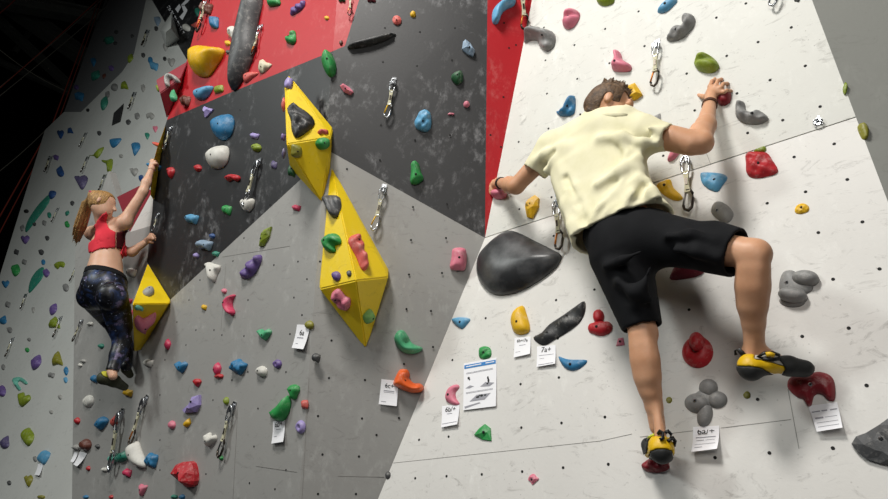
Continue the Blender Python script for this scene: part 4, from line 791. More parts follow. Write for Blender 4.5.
#PEOPLE
# ------------------------------------------------------------------ people: smooth blended bodies
class Field:
    """distance field on a regular grid; surfaces are meshed by surface nets"""
    def __init__(s, lo, hi, h):
        s.lo = np.array(lo, float); s.h = h; s.n = np.ceil((np.array(hi, float) - s.lo) / h).astype(int) + 1
        s.ax = [(s.lo[i] + h * np.arange(s.n[i])).astype(np.float32) for i in range(3)]; s.f = np.full(s.n, .3, np.float32)
    def sub(s, lo, hi):
        a = np.clip(np.floor((lo - s.lo) / s.h).astype(int), 0, s.n); b = np.clip(np.ceil((hi - s.lo) / s.h).astype(int) + 1, 0, s.n)
        return tuple(slice(i, j) for i, j in zip(a, b))
    def pts(s, sl): return np.stack(np.meshgrid(*[s.ax[i][sl[i]] for i in range(3)], indexing='ij'), -1)
    def op(s, sl, d, k, mode='u'):
        g = s.f[sl]
        if mode == 'u': h = np.maximum(k - np.abs(g - d), 0) / k; s.f[sl] = np.minimum(g, d) - h * h * k * .25
        else: d = -d; h = np.maximum(k - np.abs(g - d), 0) / k; s.f[sl] = np.maximum(g, d) + h * h * k * .25
    def cone(s, a, b, ra, rb, k=.02, mode='u'):
        a, b = np.array(a, float), np.array(b, float); m = max(ra, rb) + k + .04; sl = s.sub(np.minimum(a, b) - m, np.maximum(a, b) + m)
        if min(q.stop - q.start for q in sl) <= 0: return
        p = s.pts(sl) - a.astype(np.float32); ab = (b - a).astype(np.float32); t = np.clip(p @ ab / (ab @ ab), 0, 1)
        s.op(sl, np.linalg.norm(p - t[..., None] * ab, axis=-1) - (ra + (rb - ra) * t), k, mode)
    def ell(s, c, ax, r, k=.02, mode='u'):
        c = np.array(c, float); R = np.array([unit(x) for x in ax]).astype(np.float32); r = np.array(r, np.float32); m = max(r) + k + .04
        sl = s.sub(c - m, c + m)
        if min(q.stop - q.start for q in sl) <= 0: return
        p = (s.pts(sl) - c.astype(np.float32)) @ R.T
        k0 = np.linalg.norm(p / r, axis=-1); k1 = np.linalg.norm(p / (r * r), axis=-1) + 1e-6
        s.op(sl, k0 * (k0 - 1) / k1, k, mode)
    def mesh(s, f=None):
        f = s.f if f is None else f; ins = f < 0; n = np.array(f.shape)
        cnt = np.zeros(n - 1, np.int8)
        for i in (0, 1):
            for j in (0, 1):
                for k in (0, 1): cnt += ins[i:n[0] - 1 + i, j:n[1] - 1 + j, k:n[2] - 1 + k]
        cells = np.argwhere((cnt > 0) & (cnt < 8)); idx = np.full(n - 1, -1, np.int64); idx[tuple(cells.T)] = np.arange(len(cells))
        acc = np.zeros((len(cells), 3)); num = np.zeros(len(cells)); cor = [np.array(q) for q in np.ndindex(2, 2, 2)]
        for a in range(3):
            for c in cor:
                if c[a]: continue
                p = cells + c; q = p.copy(); q[:, a] += 1; va = f[tuple(p.T)]; vb = f[tuple(q.T)]; mk = (va < 0) != (vb < 0)
                t = np.where(mk, va / np.where(mk, va - vb, 1), 0); pos = np.tile(c.astype(float), (len(cells), 1)); pos[:, a] += t
                acc[mk] += pos[mk]; num[mk] += 1
        V = s.lo + (cells + acc / num[:, None]) * s.h; F = []
        for a in range(3):
            b, c = (a + 1) % 3, (a + 2) % 3; sl0 = [slice(None)] * 3; sl1 = [slice(None)] * 3; sl0[a] = slice(0, -1); sl1[a] = slice(1, None)
            e = np.argwhere(ins[tuple(sl0)] != ins[tuple(sl1)]); e = e[(e[:, b] > 0) & (e[:, c] > 0) & (e[:, b] < n[b] - 1) & (e[:, c] < n[c] - 1)]
            fl = ins[tuple(e.T)]; q = []
            for db, dc in ((0, 0), (-1, 0), (-1, -1), (0, -1)):
                g = e.copy(); g[:, b] += db; g[:, c] += dc; q.append(idx[tuple(g.T)])
            q = np.stack(q, 1); q[fl] = q[fl][:, ::-1]; F.append(q)
        return V, np.concatenate(F)
def smoothV(V, F, it=2, lam=.5):
    if it == 0: return V
    for _ in range(it):
        A = np.zeros_like(V); N_ = np.zeros(len(V))
        for i in range(4):
            np.add.at(A, F[:, i], V[F[:, (i + 1) % 4]]); np.add.at(N_, F[:, i], 1); np.add.at(A, F[:, i], V[F[:, (i - 1) % 4]]); np.add.at(N_, F[:, i], 1)
        V = V + lam * (A / N_[:, None] - V)
    return V
def solid(name, fld, mat, parent, f=None, it=2, more=()):
    V, F = fld.mesh(f); V = smoothV(V, F, it)
    for (v, q) in more: F = np.concatenate([F, q + len(V)]) if len(V) else q; V = np.concatenate([V, v])
    me = bpy.data.meshes.new(name); loc = world_loc(parent) if parent else Vector((0, 0, 0)); V = V - np.array(loc)
    me.vertices.add(len(V)); me.vertices.foreach_set('co', V.ravel()); me.loops.add(len(F) * 4); me.loops.foreach_set('vertex_index', F.ravel())
    me.polygons.add(len(F)); me.polygons.foreach_set('loop_start', np.arange(len(F)) * 4); me.polygons.foreach_set('use_smooth', [True] * len(F))
    me.materials.append(mat); me.update(calc_edges=True); me.validate(); o = bpy.data.objects.new(name, me); COL.objects.link(o); o.parent = parent; return o
def inpoly(X, Y, P):
    P = np.array(P, float); r = np.zeros(X.shape, bool)
    for i in range(len(P)):
        x1, y1 = P[i]; x2, y2 = P[(i + 1) % len(P)]
        r ^= ((y1 > Y) != (y2 > Y)) & (X < (x2 - x1) * (Y - y1) / (y2 - y1 + 1e-9) + x1)
    return r

def skin_mat(name, hexc, hex2):
    m, nt, b = nodes(name, lin(hexc), .5); v = tex(nt)
    nt.links.new(mix(nt, ramp(nt, noise(nt, 9, 5, .6, v), .3, .75), lin(hexc), lin(hex2)), b.inputs['Base Color'])
    b.inputs['Subsurface Weight'].default_value = .08; b.inputs['Subsurface Radius'].default_value = (.02, .008, .004); bump(nt, b, noise(nt, 220, 3, .6, v), .15, .002); return m
def cloth_mat(name, hexc, hex2, wv=260, st=.25):
    m, nt, b = nodes(name, lin(hexc), .85, 0, .2); v = tex(nt)
    nt.links.new(mix(nt, ramp(nt, noise(nt, 14, 4, .6, v), .3, .7), lin(hexc), lin(hex2)), b.inputs['Base Color']); bump(nt, b, noise(nt, wv, 2, .5, v), st, .002); return m
def hair_mat(name, a, c, stretch):
    m, nt, b = nodes(name, lin(a), .55); v = tex(nt, stretch)
    n_ = noise(nt, 60, 4, .65, v); nt.links.new(mix(nt, ramp(nt, n_, .35, .65), lin(a), lin(c)), b.inputs['Base Color']); bump(nt, b, n_, .9, .008); return m
SK_M = skin_mat('skin_tanned', 'd6a482', 'c58f6b'); SK_W = skin_mat('skin_fair', 'ddb297', 'cc9c80')
SHIRT = cloth_mat('cream_cotton', 'eae5c6', 'e1dcb8'); SHORT = cloth_mat('black_cotton', '17181b', '101114', 260, .35)
HAIR_M = hair_mat('brown_hair', '7a5f45', '3f2e20', (1, 1, 1)); HAIR_W = hair_mat('blonde_hair', 'c79a5b', '7d5a35', (2.2, 2.2, .45))
SH_Y = plain('shoe_yellow_leather', 'e6b90f', .45, 0, .5, .15, 40, .2); SH_K = plain('shoe_black_rubber', '2b2c2c', .6, 0, .4, .2, 30, .2); SH_G = plain('shoe_grey_suede', 'b3aea3', .8)
STRAP = plain('black_rubber_strap', '141416', .4); BROWN = plain('brown_leather_cord', '5a3722', .7)

def hand(fld, wrist, palm, mcp, tips, lift, thumb, rp=.026, rf=.0085, k=.006):
    """palm blob, four fingers of three bones bowed towards lift, and a thumb"""
    wrist, palm = np.array(wrist), np.array(palm)
    fld.cone(wrist, palm, .025, rp, .02)
    for i, (m_, t_) in enumerate(zip(mcp, tips)):
        m_, t_ = np.array(m_), np.array(t_); r = rf * (1, 1.03, .97, .85)[i]
        fld.cone(palm + (m_ - palm) * .1, m_, rp * .62, r * 1.25, .014)
        a = m_ + (t_ - m_) * .40 + lift * (.012, .015, .013, .009)[i]; c = m_ + (t_ - m_) * .78 + lift * (.008, .01, .009, .006)[i]
        fld.cone(m_, a, r * 1.15, r * 1.05, k); fld.cone(a, c, r * 1.05, r * .95, .004); fld.cone(c, t_, r * .95, r * .82, .004)
    t0, t1, t2 = [np.array(q) for q in thumb]
    fld.cone(t0, t1, rf * 1.6, rf * 1.25, .012); fld.cone(t1, t2, rf * 1.25, rf * 1.0, .005)

# ---- the man
PL = (0, 1., 0)
man = empty('person', tuple(at(630, 245, .33)), 'man in a cream t-shirt and black shorts climbing, seen from behind', 'person')
A_ = lambda x, y, o: at(x, y, o)
c7 = A_(602, 123, .38); lsh = A_(551, 150, .31); rsh = A_(645, 134, .33); lel = A_(516, 186, .27); lwr = A_(500.5, 183, .10)
rel_ = A_(702, 143, .27); rwr = A_(710, 103, .105)
pel = A_(628, 240, .34); lkn = A_(643, 331, .27); lan = A_(657.5, 427, .15); rkn = A_(755, 254, .36); ran = A_(754, 350, .17)
fb = Field((-1.68, -.56, 1.75), (.05, .0, 3.78), .0065)
# torso, neck
fb.cone(A_(618, 215, .30), A_(600, 160, .29), .10, .105, .05); fb.ell(A_(597, 152, .28), (unit(rsh - lsh), PL, (0, 0, 1)), (.17, .085, .11), .04); fb.cone(A_(626, 240, .32), A_(618, 215, .30), .13, .11, .05)
fb.cone(c7 + [0, .02, -.02], A_(610, 104, .37), .058, .052, .03)
# head: facing right and slightly down
hc = A_(610, 105.5, .37); hF = unit((.82, .42, -.38)); hU = unit(np.array([.30, .05, 1.]) - (np.array([.30, .05, 1.]) @ hF) * hF); hS = np.cross(hF, hU)
if hS[1] > 0: hS = -hS
fb.ell(hc + hU * .015 - hF * .012, (hF, hS, hU), (.089, .069, .089), .01)
fb.ell(hc + hF * .045 - hU * .055, (hF, hS, hU), (.055, .054, .060), .03)
fb.cone(hc + hF * .08 - hU * .095, hc + hF * .02 - hU * .075 + hS * .03, .018, .022, .02)
fb.cone(hc + hF * .086 + hU * .008, hc + hF * .112 - hU * .030, .009, .015, .012); fb.ell(hc + hF * .086 + hU * .025, (hF, hS, hU), (.014, .045, .012), .015)
fb.ell(hc + hF * .093 - hU * .062, (hF, hS, hU), (.013, .024, .006), .006); fb.ell(hc + hF * .093 - hU * .074, (hF, hS, hU), (.012, .021, .006), .006)
fb.ell(hc + hF * .098 + hU * .008 + hS * .032, (hF, hS, hU), (.016, .017, .012), .008, 's')
fb.ell(hc + hF * .085 + hU * .005 + hS * .032, (hF, hS, hU), (.013, .013, .012), .003)
for sg in (1, -1):
    e = hc - hF * .005 - hU * .010 + hS * .071 * sg
    fb.ell(e, (hF * .9 - hS * .4 * sg, hS, hU + hF * .15), (.016, .009, .029), .005); fb.ell(e + hS * .011 * sg + hF * .004, (hF, hS, hU), (.008, .006, .015), .004, 's'); fb.ell(e + hS * .005 * sg + hF * .008, (hF, hS, hU), (.006, .005, .01), .003)
# arms
fb.cone(lsh, lel, .052, .041, .03); fb.cone(lel, lel + (lwr - lel) * .4, .040, .043, .02); fb.cone(lel + (lwr - lel) * .35, lwr, .042, .027, .02); fb.ell(lel + [-.01, -.01, .0], np.eye(3), (.03, .028, .03), .02)
fb.cone(rsh, rel_, .054, .043, .03); fb.cone(A_(672, 139, .31), A_(690, 145, .29), .047, .043, .03); fb.ell(rel_, np.eye(3), (.036, .034, .036), .02)
fb.cone(rel_, rel_ + (rwr - rel_) * .42, .038, .041, .02); fb.cone(rel_ + (rwr - rel_) * .4, rwr, .040, .026, .02); fb.ell(A_(698, 133, .25), np.eye(3), (.034, .032, .05), .03)
# legs: knee, calf bellies, ankle
lh = A_(622, 262, .33); rh = A_(655, 240, .34)
fb.cone(lh, lkn, .082, .050, .04); fb.ell(lkn + [0, .01, -.01], np.eye(3), (.048, .052, .052), .02)
def shin(kn, an, prof, bow):
    L = [(kn + (an - kn) * t + np.array([0, -1., 0]) * bow * math.sin(math.pi * min(1, t * 1.15)), r) for t, r in prof]
    for (a_, ra), (b_, rb) in zip(L[:-1], L[1:]): fb.cone(a_, b_, ra, rb, .007)
    ax = unit(kn - an); sd = unit(np.cross(ax, [0, 1, 0])); bk = np.cross(sd, ax)
    for s_ in (-1, 1): fb.ell(kn + (an - kn) * .32 + sd * .020 * s_ + np.array([0, -1., 0]) * (bow + .012), (sd, bk, ax), (.027, .031, .10 + .012 * s_), .03)
    return ax, sd
shin(lkn, lan, [(0, .047), (.15, .044), (.32, .047), (.5, .045), (.65, .039), (.8, .032), (.92, .028), (1, .029)], .02)
fb.cone(A_(656.5, 405, .20), A_(661, 440, .19), .012, .022, .02)
fb.cone(rh, rkn, .085, .049, .04); fb.ell(A_(756, 254, .35), np.eye(3), (.047, .050, .049), .02); shin(rkn, ran, [(0, .045), (.15, .047), (.35, .050), (.55, .046), (.72, .038), (.88, .032), (1, .030)], .02)
fb.cone(A_(752, 325, .225), A_(750, 358, .19), .012, .021, .02); fb.ell(A_(762, 351, .175), np.eye(3), (.014, .014, .016), .012); fb.ell(A_(746, 352, .175), np.eye(3), (.012, .014, .016), .012)
fb.cone(ran, A_(778, 362, .14), .030, .026, .02)
more = []
fh = Field(A_(700, 103, .12) - [.10, .12, .10], A_(722, 85, .0) + [.12, .06, .12], .003)
hand(fh, rwr, A_(711.5, 93.5, .075), [A_(710, 86.5, .085), A_(716, 85.5, .088), A_(721, 87.5, .086), A_(724, 92, .078)],
     [A_(717, 79, .03), A_(723.5, 80, .035), A_(729.5, 84.5, .035), A_(733, 92, .03)], np.array([0, -1., .3]), [A_(708, 97, .075), A_(702.5, 96.5, .06), A_(698.5, 95, .04)])
fh.cone(rel_ + (rwr - rel_) * .8, rwr, .030, .026, .01)
V, F = fh.mesh(); more.append((V, F))
fl = Field(A_(497, 188, .08) - [.12, .10, .12], A_(497, 188, .0) + [.12, .08, .12], .003)
hand(fl, lwr, A_(496.5, 184, .075), [A_(497, 179.5, .06), A_(493.5, 181.5, .06), A_(491.5, 184.5, .06), A_(491.5, 188.5, .06)],
     [A_(500, 189, .055), A_(496.5, 190.5, .058), A_(493.5, 192.5, .058), A_(491, 194, .055)], np.array([-.5, -.6, .4]), [A_(501, 186, .07), A_(504.5, 188, .065), A_(505, 192, .06)], rp=.025)
fl.cone(lel + (lwr - lel) * .75, lwr, .031, .027, .01)
V, F = fl.mesh(); more.append((V, F))
# cut grid of body where the finer hands take over, hidden by watch and bracelet
solid('body', fb, SK_M, man, None, 1, more)
# hair
fhair = Field(hc - .17, hc + .19, .004)
fhair.ell(hc + hU * .020 - hF * .014, (hF, hS, hU), (.097, .077, .089), .01); fhair.cone(hc - hF * .07 - hU * .02, hc - hF * .058 - hU * .06, .045, .035, .03)
rr = np.random.RandomState(3)
for i in range(150):
    a, b_ = rr.uniform(-.9, 1.0), rr.uniform(-.8, .8); d = unit(hF * a * .9 + hS * b_ * .8 + hU * rr.uniform(.5, 1.0)); p0 = hc + hU * .02 - hF * .012 + (hF * (d @ hF) * .080 + hS * (d @ hS) * .066 + hU * (d @ hU) * .080)
    fhair.cone(p0, p0 + (d * .5 + hF * .25 + hU * .45 + rr.uniform(-.25, .25, 3)) * rr.uniform(.02, .040), .0085, .0022, .006)
g = fhair.pts((slice(None),) * 3) - hc; gf, gu, gs = g @ hF, g @ hU, np.abs(g @ hS)
face = np.minimum(gf - .046, .060 - gu) ; face = np.minimum(face, 1e3)
under = np.where(gf > -.055, (-.012 - gu) - (-.055 - gf) * .0, -1)
earz = .021 - np.sqrt((gf + .005) ** 2 + (gu + .008) ** 2)
cut = np.maximum(np.maximum(face, np.where(gf > -.03, -.018 - gu + (gf < 0) * 0, -1)), np.where(gs > .05, earz, -1))
cut = np.maximum(cut, (-.075 - gu))
solid('hair', fhair, HAIR_M, man, np.maximum(fhair.f, cut).astype(np.float32), 0)
# t-shirt: rings from collar to hem, then sleeves, folds, and a hollow inside
fs = Field((-1.35, -.60, 2.45), (-.30, -.04, 3.62), .0065)
rings = [((573, 126), (632, 117), .33, .07), ((553, 147), (646, 132), .32, .11), ((555, 176), (643, 154), .31, .135), ((561, 203), (648, 178), .30, .14), ((568, 226), (658, 195), .30, .145), ((576, 252), (674, 206), .305, .15), ((580, 268), (680, 225), .31, .15)]
RL = np.array([A_(*a, o) for a, b_, o, d in rings]); RR = np.array([A_(*b_, o) for a, b_, o, d in rings]); RD = np.array([d for *_x, d in rings]); RC = (RL + RR) / 2
sa = unit(RC[-1] - RC[0]); sx = unit((RR - RL).mean(0)); sx = unit(sx - (sx @ sa) * sa); sy = np.cross(sa, sx)
ts = (RC - RC[0]) @ sa; cx = (RC - RC[0]) @ sx; cy = (RC - RC[0]) @ sy; hw = np.linalg.norm(RR - RL, axis=1) / 2
p = fs.pts((slice(None),) * 3) - RC[0].astype(np.float32); t = p @ sa.astype(np.float32); x = p @ sx.astype(np.float32); y = p @ sy.astype(np.float32)
def ip(a): return np.interp(t, ts, a).astype(np.float32)
wx, wy = ip(hw), ip(RD); q = ((np.abs(x - ip(cx)) / wx) ** 2.4 + (np.abs(y - ip(cy)) / wy) ** 2.4) ** (1 / 2.4)
d = (q - 1) * np.minimum(wx, wy) * .9; d = np.maximum(d, -t - .0); fs.f = np.minimum(fs.f, d).astype(np.float32); del p, q, d
fs.cone(A_(596, 128, .36), lsh + [.03, 0, .01], .070, .078, .05); fs.cone(A_(606, 127, .37), rsh + [-.02, 0, .0], .068, .076, .05)
fs.cone(lsh, A_(532, 175, .30), .078, .062, .04); fs.cone(rsh, A_(676, 139, .31), .074, .054, .04); fs.cone(A_(592, 118.5, .38), A_(622, 116.5, .38), .045, .045, .02)
def fold(pts_, r=.012, k=.03, mode='u'):
    k = .05 if mode == 'u' else .03; r = r * (.95 if mode == 'u' else .6)
    P_ = [A_(*q) for q in pts_]
    for a, b_ in zip(P_[:-1], P_[1:]): fs.cone(a, b_, r, r * .9, k, mode)
S_ = .435
fold([(641, 160, .41), (628, 182, .44), (604, 208, .455), (584, 236, .45)], .010); fold([(642, 172, .40), (634, 196, .44), (616, 224, .455)], .009)
fold([(560, 166, .40), (572, 190, .43), (582, 214, .45)], .009); fold([(557, 178, .38), (566, 205, .42), (574, 236, .43)], .009)
fold([(622, 142, .435), (632, 160, .42), (634, 178, .42)], .009); fold([(648, 182, .41), (652, 192, .42), (660, 202, .42)], .010)
fold([(640, 150, .40), (620, 170, .45), (598, 184, .455)], .008, .03); fold([(570, 148, .42), (556, 160, .40), (546, 170, .37)], .008); fold([(563, 146, .42), (545, 154, .39), (535, 162, .36)], .007)
fold([(650, 128, .42), (662, 133, .38), (668, 140, .37)], .007); fold([(644, 142, .42), (656, 142, .39), (664, 144, .37)], .007)
fold([(600, 138, .445), (622, 136, .44), (640, 142, .42)], .007); fold([(574, 226, .42), (596, 232, .46), (620, 222, .46)], .008)
for q_ in ([(634, 170, .45), (612, 196, .475), (592, 222, .47)], [(566, 178, .43), (577, 202, .455), (585, 224, .46)], [(645, 186, .43), (630, 206, .46)], [(636, 148, .44), (628, 156, .45)], [(553, 153, .42), (544, 164, .40)], [(655, 137, .41), (662, 138, .40)]): fold(q_, .012, .028, 's')
out = fs.f; P_ = fs.pts((slice(None),) * 3)
L3, R3 = A_(576, 248, .33), A_(674, 204, .33); hn = unit(np.cross(R3 - L3, [0, 1, .12])); hn = hn if hn[2] < 0 else -hn
hem = (P_ - L3.astype(np.float32)) @ hn.astype(np.float32)
def away(a, c, lim):
    ax_ = unit(c - a); return (P_ - c.astype(np.float32)) @ ax_.astype(np.float32)
lcut = away(lsh, A_(535.5, 172.5, .30), 0); near = np.linalg.norm(P_ - A_(532, 174, .30).astype(np.float32), axis=-1) < .13; lcut = np.where(near, lcut, -1)
rcut = away(rsh, A_(669.5, 137.5, .31), 0); near = np.linalg.norm(P_ - A_(677, 139, .31).astype(np.float32), axis=-1) < .12; rcut = np.where(near, rcut, -1)
nk = np.linalg.norm(P_ - (A_(609, 112, .30)).astype(np.float32), axis=-1) - .058
shell_ = np.maximum(out, -(out + .011)); shell_ = np.maximum.reduce([shell_, hem, lcut, rcut, np.where(P_[..., 1] > -.385, -nk, -1)]).astype(np.float32)
solid('t_shirt', fs, SHIRT, man, shell_, 1); del P_, shell_
# collar rib
b = MB(); b.tube([A_(588, 120, .40), A_(594, 117.5, .42), A_(604, 116, .43), A_(616, 115.6, .427), A_(627, 117.5, .405)], .016, 10)
o = b.build('collar', SHIRT, man, True)
# shorts
fz = Field((-1.05, -.60, 2.18), (-.14, -.02, 3.02), .0065)
fz.ell(A_(628, 238, .31), (unit(rh - lh), PL, (0, 0, 1)), (.165, .145, .13), .04); fz.cone(A_(621, 256, .33), A_(643.5, 329, .27), .116, .070, .06); fz.cone(A_(654, 238, .33), A_(740, 253.5, .355), .105, .075, .06)
fz.cone(A_(607, 262, .32), A_(633, 322, .28), .055, .04, .04); fz.cone(A_(716, 236, .35), A_(741, 246, .355), .05, .05, .04); fz.cone(A_(712, 256, .35), A_(731, 262, .355), .05, .045, .04)
for a_, r_f in (([(668, 236, .45), (690, 234, .455), (715, 240, .43)], .006), ([(650, 268, .42), (643, 286, .40), (636, 304, .37)], .006), ([(640, 252, .455), (622, 260, .455), (606, 266, .43)], .006), ([(676, 250, .44), (696, 252, .44), (716, 258, .42)], .006), ([(618, 282, .41), (634, 292, .40), (650, 300, .37)], .006)):
    Q = [A_(*q) for q in a_]
    for u1, u2 in zip(Q[:-1], Q[1:]): fz.cone(u1, u2, r_f, r_f * .8, .05)
out = fz.f; P_ = fz.pts((slice(None),) * 3)
def cutp(a, c): return (P_ - c.astype(np.float32)) @ unit(c - a).astype(np.float32)
k1 = np.where(P_[..., 2] < 2.56, cutp(A_(630, 275, .31), A_(643.5, 326.5, .28)), -1); k2 = np.where(P_[..., 0] > -.55, cutp(A_(680, 243, .33), A_(737, 252.5, .355)), -1)
top = (P_ - (L3 - hn * .09).astype(np.float32)) @ (-hn).astype(np.float32)
solid('shorts', fz, SHORT, man, np.maximum.reduce([np.maximum(out, -(out + .012)), k1, k2, top]).astype(np.float32), 1); del P_
# watch and bracelet
def band(c, axis, r, hgt, mat, name, th=.004):
    a = unit(axis); x = unit(np.cross(a, [.3, .2, 1])); y = np.cross(a, x); b = MB(); n_ = 28; V = []
    for rr_, zz in ((r, -hgt), (r + th, -hgt), (r + th, hgt), (r, hgt)): V += [np.array(c) + a * zz + rr_ * (math.cos(6.2832 * i / n_) * x + math.sin(6.2832 * i / n_) * y) for i in range(n_)]
    F_ = [[j * n_ + i, j * n_ + (i + 1) % n_, ((j + 1) % 4) * n_ + (i + 1) % n_, ((j + 1) % 4) * n_ + i] for j in range(4) for i in range(n_)]
    b.add(V, F_); return b.build(name, mat, man, True)
ww = band(lwr + (lel - lwr) * .06, lwr - lel, .0305, .015, STRAP, 'watch'); band(rwr + (rel_ - rwr) * .03, rwr - rel_, .0285, .004, BROWN, 'bracelet')
band(rwr + (rel_ - rwr) * .07, rwr - rel_, .0295, .003, BROWN, 'bracelet')
# shoes
fR = Field(A_(775, 366, .14) - [.22, .16, .15], A_(775, 366, .14) + [.22, .16, .15], .004)
hl, md, tp, te = A_(750, 367, .20), A_(768, 364, .17), A_(789, 366, .125), A_(803, 368.5, .095)
fR.ell(hl, np.eye(3), (.036, .036, .044), .02); fR.cone(hl + [0, 0, .0], md, .034, .030, .02); fR.cone(md, tp, .028, .028, .02); fR.cone(tp, te, .029, .023, .02); fR.ell(te, np.eye(3), (.030, .028, .020), .02)
P_ = fR.pts((slice(None),) * 3); X_, Y_ = proj(P_)
rub = inpoly(X_, Y_, [(730, 366), (752, 366.5), (762, 368.5), (770, 373), (780, 377), (770, 395), (735, 395)]) | inpoly(X_, Y_, [(783, 345), (777, 357), (786, 369), (780, 376), (784, 395), (850, 395), (850, 345)])
gry = inpoly(X_, Y_, [(756, 350), (783, 345), (779, 357), (784, 366), (766, 361), (754, 359)])
yel = ~(rub | gry); op = A_(753, 351, .18) + np.array([0, 0, .012]); hole = np.linalg.norm(P_ - op, axis=-1) - .034
for nm, mk, mt, gr in (('shoe_upper', yel, SH_Y, 0.), ('shoe_rubber', rub, SH_K, .0025), ('shoe_tongue', gry, SH_G, 0.)):
    solid(nm, fR, mt, man, np.where(mk, np.maximum(fR.f - gr, -hole), .02).astype(np.float32), 1)
b = MB(); b.tube([A_(758, 357, .215), A_(764, 353, .215), A_(772, 352.5, .205), A_(779, 355, .19), A_(780, 358, .18), A_(772, 360, .20), A_(764, 358.5, .212)], .006, 8, True); b.build('shoe_strap', STRAP, man, True)
b = MB(); b.tube([A_(766, 354.5, .218), A_(770, 354, .215), A_(774, 355.5, .208)], .0085, 8); b.build('strap_tab', SH_Y, man, True)
b = MB(); b.tube([A_(744, 358, .21), A_(741, 354, .222), A_(737, 349.5, .228), A_(735, 351, .228), A_(736, 355, .226)], .0055, 6, False, 0, .5); b.tube([A_(747, 358, .205), A_(743, 353, .215), A_(738.5, 348.5, .225)], .006, 6); b.build('pull_loop', STRAP, man, True)
fL = Field(A_(657, 450, .12) - [.15, .20, .15], A_(657, 450, .12) + [.15, .12, .15], .004)
hl, md, te = A_(661.5, 451.5, .185), A_(657, 448, .13), A_(652, 450, .06)
fL.ell(hl, np.eye(3), (.040, .040, .040), .02); fL.cone(A_(661, 446, .18), md, .042, .036, .02); fL.cone(md, te, .037, .026, .02); fL.cone(A_(648, 445, .12), A_(650, 452, .08), .022, .022, .02)
P_ = fL.pts((slice(None),) * 3); X_, Y_ = proj(P_)
rub = inpoly(X_, Y_, [(651, 451), (656, 449.5), (664, 449), (672, 450.5), (676, 470), (645, 470)]) | inpoly(X_, Y_, [(630, 430), (650, 432), (648, 442), (647, 452), (640, 460), (630, 460)])
op = A_(661, 434, .18) + np.array([0, .0, .01]); hole = np.linalg.norm(P_ - op, axis=-1) - .036
for nm, mk, mt, gr in (('shoe_upper', ~rub, SH_Y, 0.), ('shoe_rubber', rub, SH_K, .0025)): solid(nm, fL, mt, man, np.where(mk, np.maximum(fL.f - gr, -hole), .02).astype(np.float32), 1)
b = MB()
for q_ in ([(658, 434, .215), (660, 431, .22), (663, 433, .222), (663, 438, .225), (660, 440, .228)], [(665, 433, .215), (668, 431, .212), (671, 434, .205), (671, 439, .20), (668, 441, .212)], [(648, 441, .17), (652, 436, .19), (657, 435, .2)], [(672, 437, .19), (675, 441, .18), (674, 446, .17)], [(646, 440, .15), (649, 446, .16), (650, 450, .17)]): b.tube([A_(*q) for q in q_], .0065, 6)
b.build('shoe_strap', STRAP, man, True)
b = MB(); b.tube([A_(648, 438, .19), A_(651, 436, .20), A_(654, 434.5, .205)], .004, 6); b.build('strap_tab', plain('lime_tab', 'c9d63a', .5), man, True)

# ---- the woman
G_ = lambda x, y, o: at(x, y, o, NG2)
woman = empty('person', tuple(G_(105, 290, .33)), 'woman with a blonde ponytail, red sports top and galaxy leggings climbing', 'person')
c0_ = G_(104, 290, .3)
fw = Field(c0_ - [.55, .45, .85], c0_ + [.50, .62, 1.45], .0085)
wc = G_(103, 204, .36); wF = unit((.66, .72, -.1)); wU = unit(np.array([.1, .05, 1.]) - (np.array([.1, .05, 1.]) @ wF) * wF); wS = np.cross(wF, wU); wS = wS if wS[1] < 0 else -wS
fw.ell(wc + wU * .004, (wF, wS, wU), (.083, .066, .083), .01); fw.ell(wc + wF * .04 - wU * .055, (wF, wS, wU), (.048, .048, .052), .03); fw.cone(wc + wF * .085 + wU * .0, wc + wF * .102 - wU * .028, .007, .012, .01)
fw.ell(wc + wF * .082 - wU * .060, (wF, wS, wU), (.012, .02, .009), .006); fw.ell(wc + wS * .074 - wU * .008, (wF, wS, wU), (.016, .008, .026), .004)
nb = G_(103, 223, .33); fw.cone(wc - wU * .04 - wF * .01, nb, .045, .050, .03)
wl = G_(92, 233, .26); wr = G_(124, 223, .24)
fw.cone(wl, wr, .052, .055, .05); fw.ell(G_(108, 240, .27), (unit(wr - wl), PL, (0, 0, 1)), (.150, .085, .13), .05); fw.cone(G_(107, 248, .28), G_(105, 272, .30), .105, .098, .06)
fw.ell(G_(104, 290, .31), (unit((1, .1, 0)), PL, (0, 0, 1)), (.165, .125, .13), .05); fw.cone(G_(105, 270, .30), G_(104, 284, .31), .105, .13, .05)
fw.ell(G_(92, 296, .34), np.eye(3), (.085, .09, .09), .03); fw.ell(G_(112, 296, .35), np.eye(3), (.085, .09, .09), .03)
we, wh = G_(143, 192, .16), G_(151.5, 169, .11)
fw.cone(wr, we, .047, .034, .03); fw.cone(we, we + (wh - we) * .4, .033, .034, .02); fw.cone(we + (wh - we) * .4, wh, .033, .020, .02)
le, lw_ = G_(132, 252, .13), G_(147, 241, .06); fw.cone(wl, G_(112, 250, .1), .045, .038, .03); fw.cone(G_(112, 250, .1), le, .038, .034, .03); fw.cone(le, lw_, .034, .022, .02)
wk, wa = G_(122, 341, .20), G_(112, 371, .27)
fw.cone(G_(113, 298, .30), wk, .088, .048, .04); fw.cone(G_(119, 310, .24), G_(122, 326, .2), .066, .06, .03); fw.cone(wk, G_(118, 355, .23), .050, .043, .02); fw.cone(G_(118, 355, .23), wa, .043, .028, .02)
fw.cone(G_(94, 298, .28), G_(112, 322, .05), .085, .06, .05); fw.cone(G_(112, 322, .08), G_(124, 345, .06), .052, .048, .03); fw.cone(G_(124, 345, .06), G_(126, 366, .10), .046, .030, .03)
fw.cone(wa, G_(113, 376, .27), .028, .028, .02)
mo = []
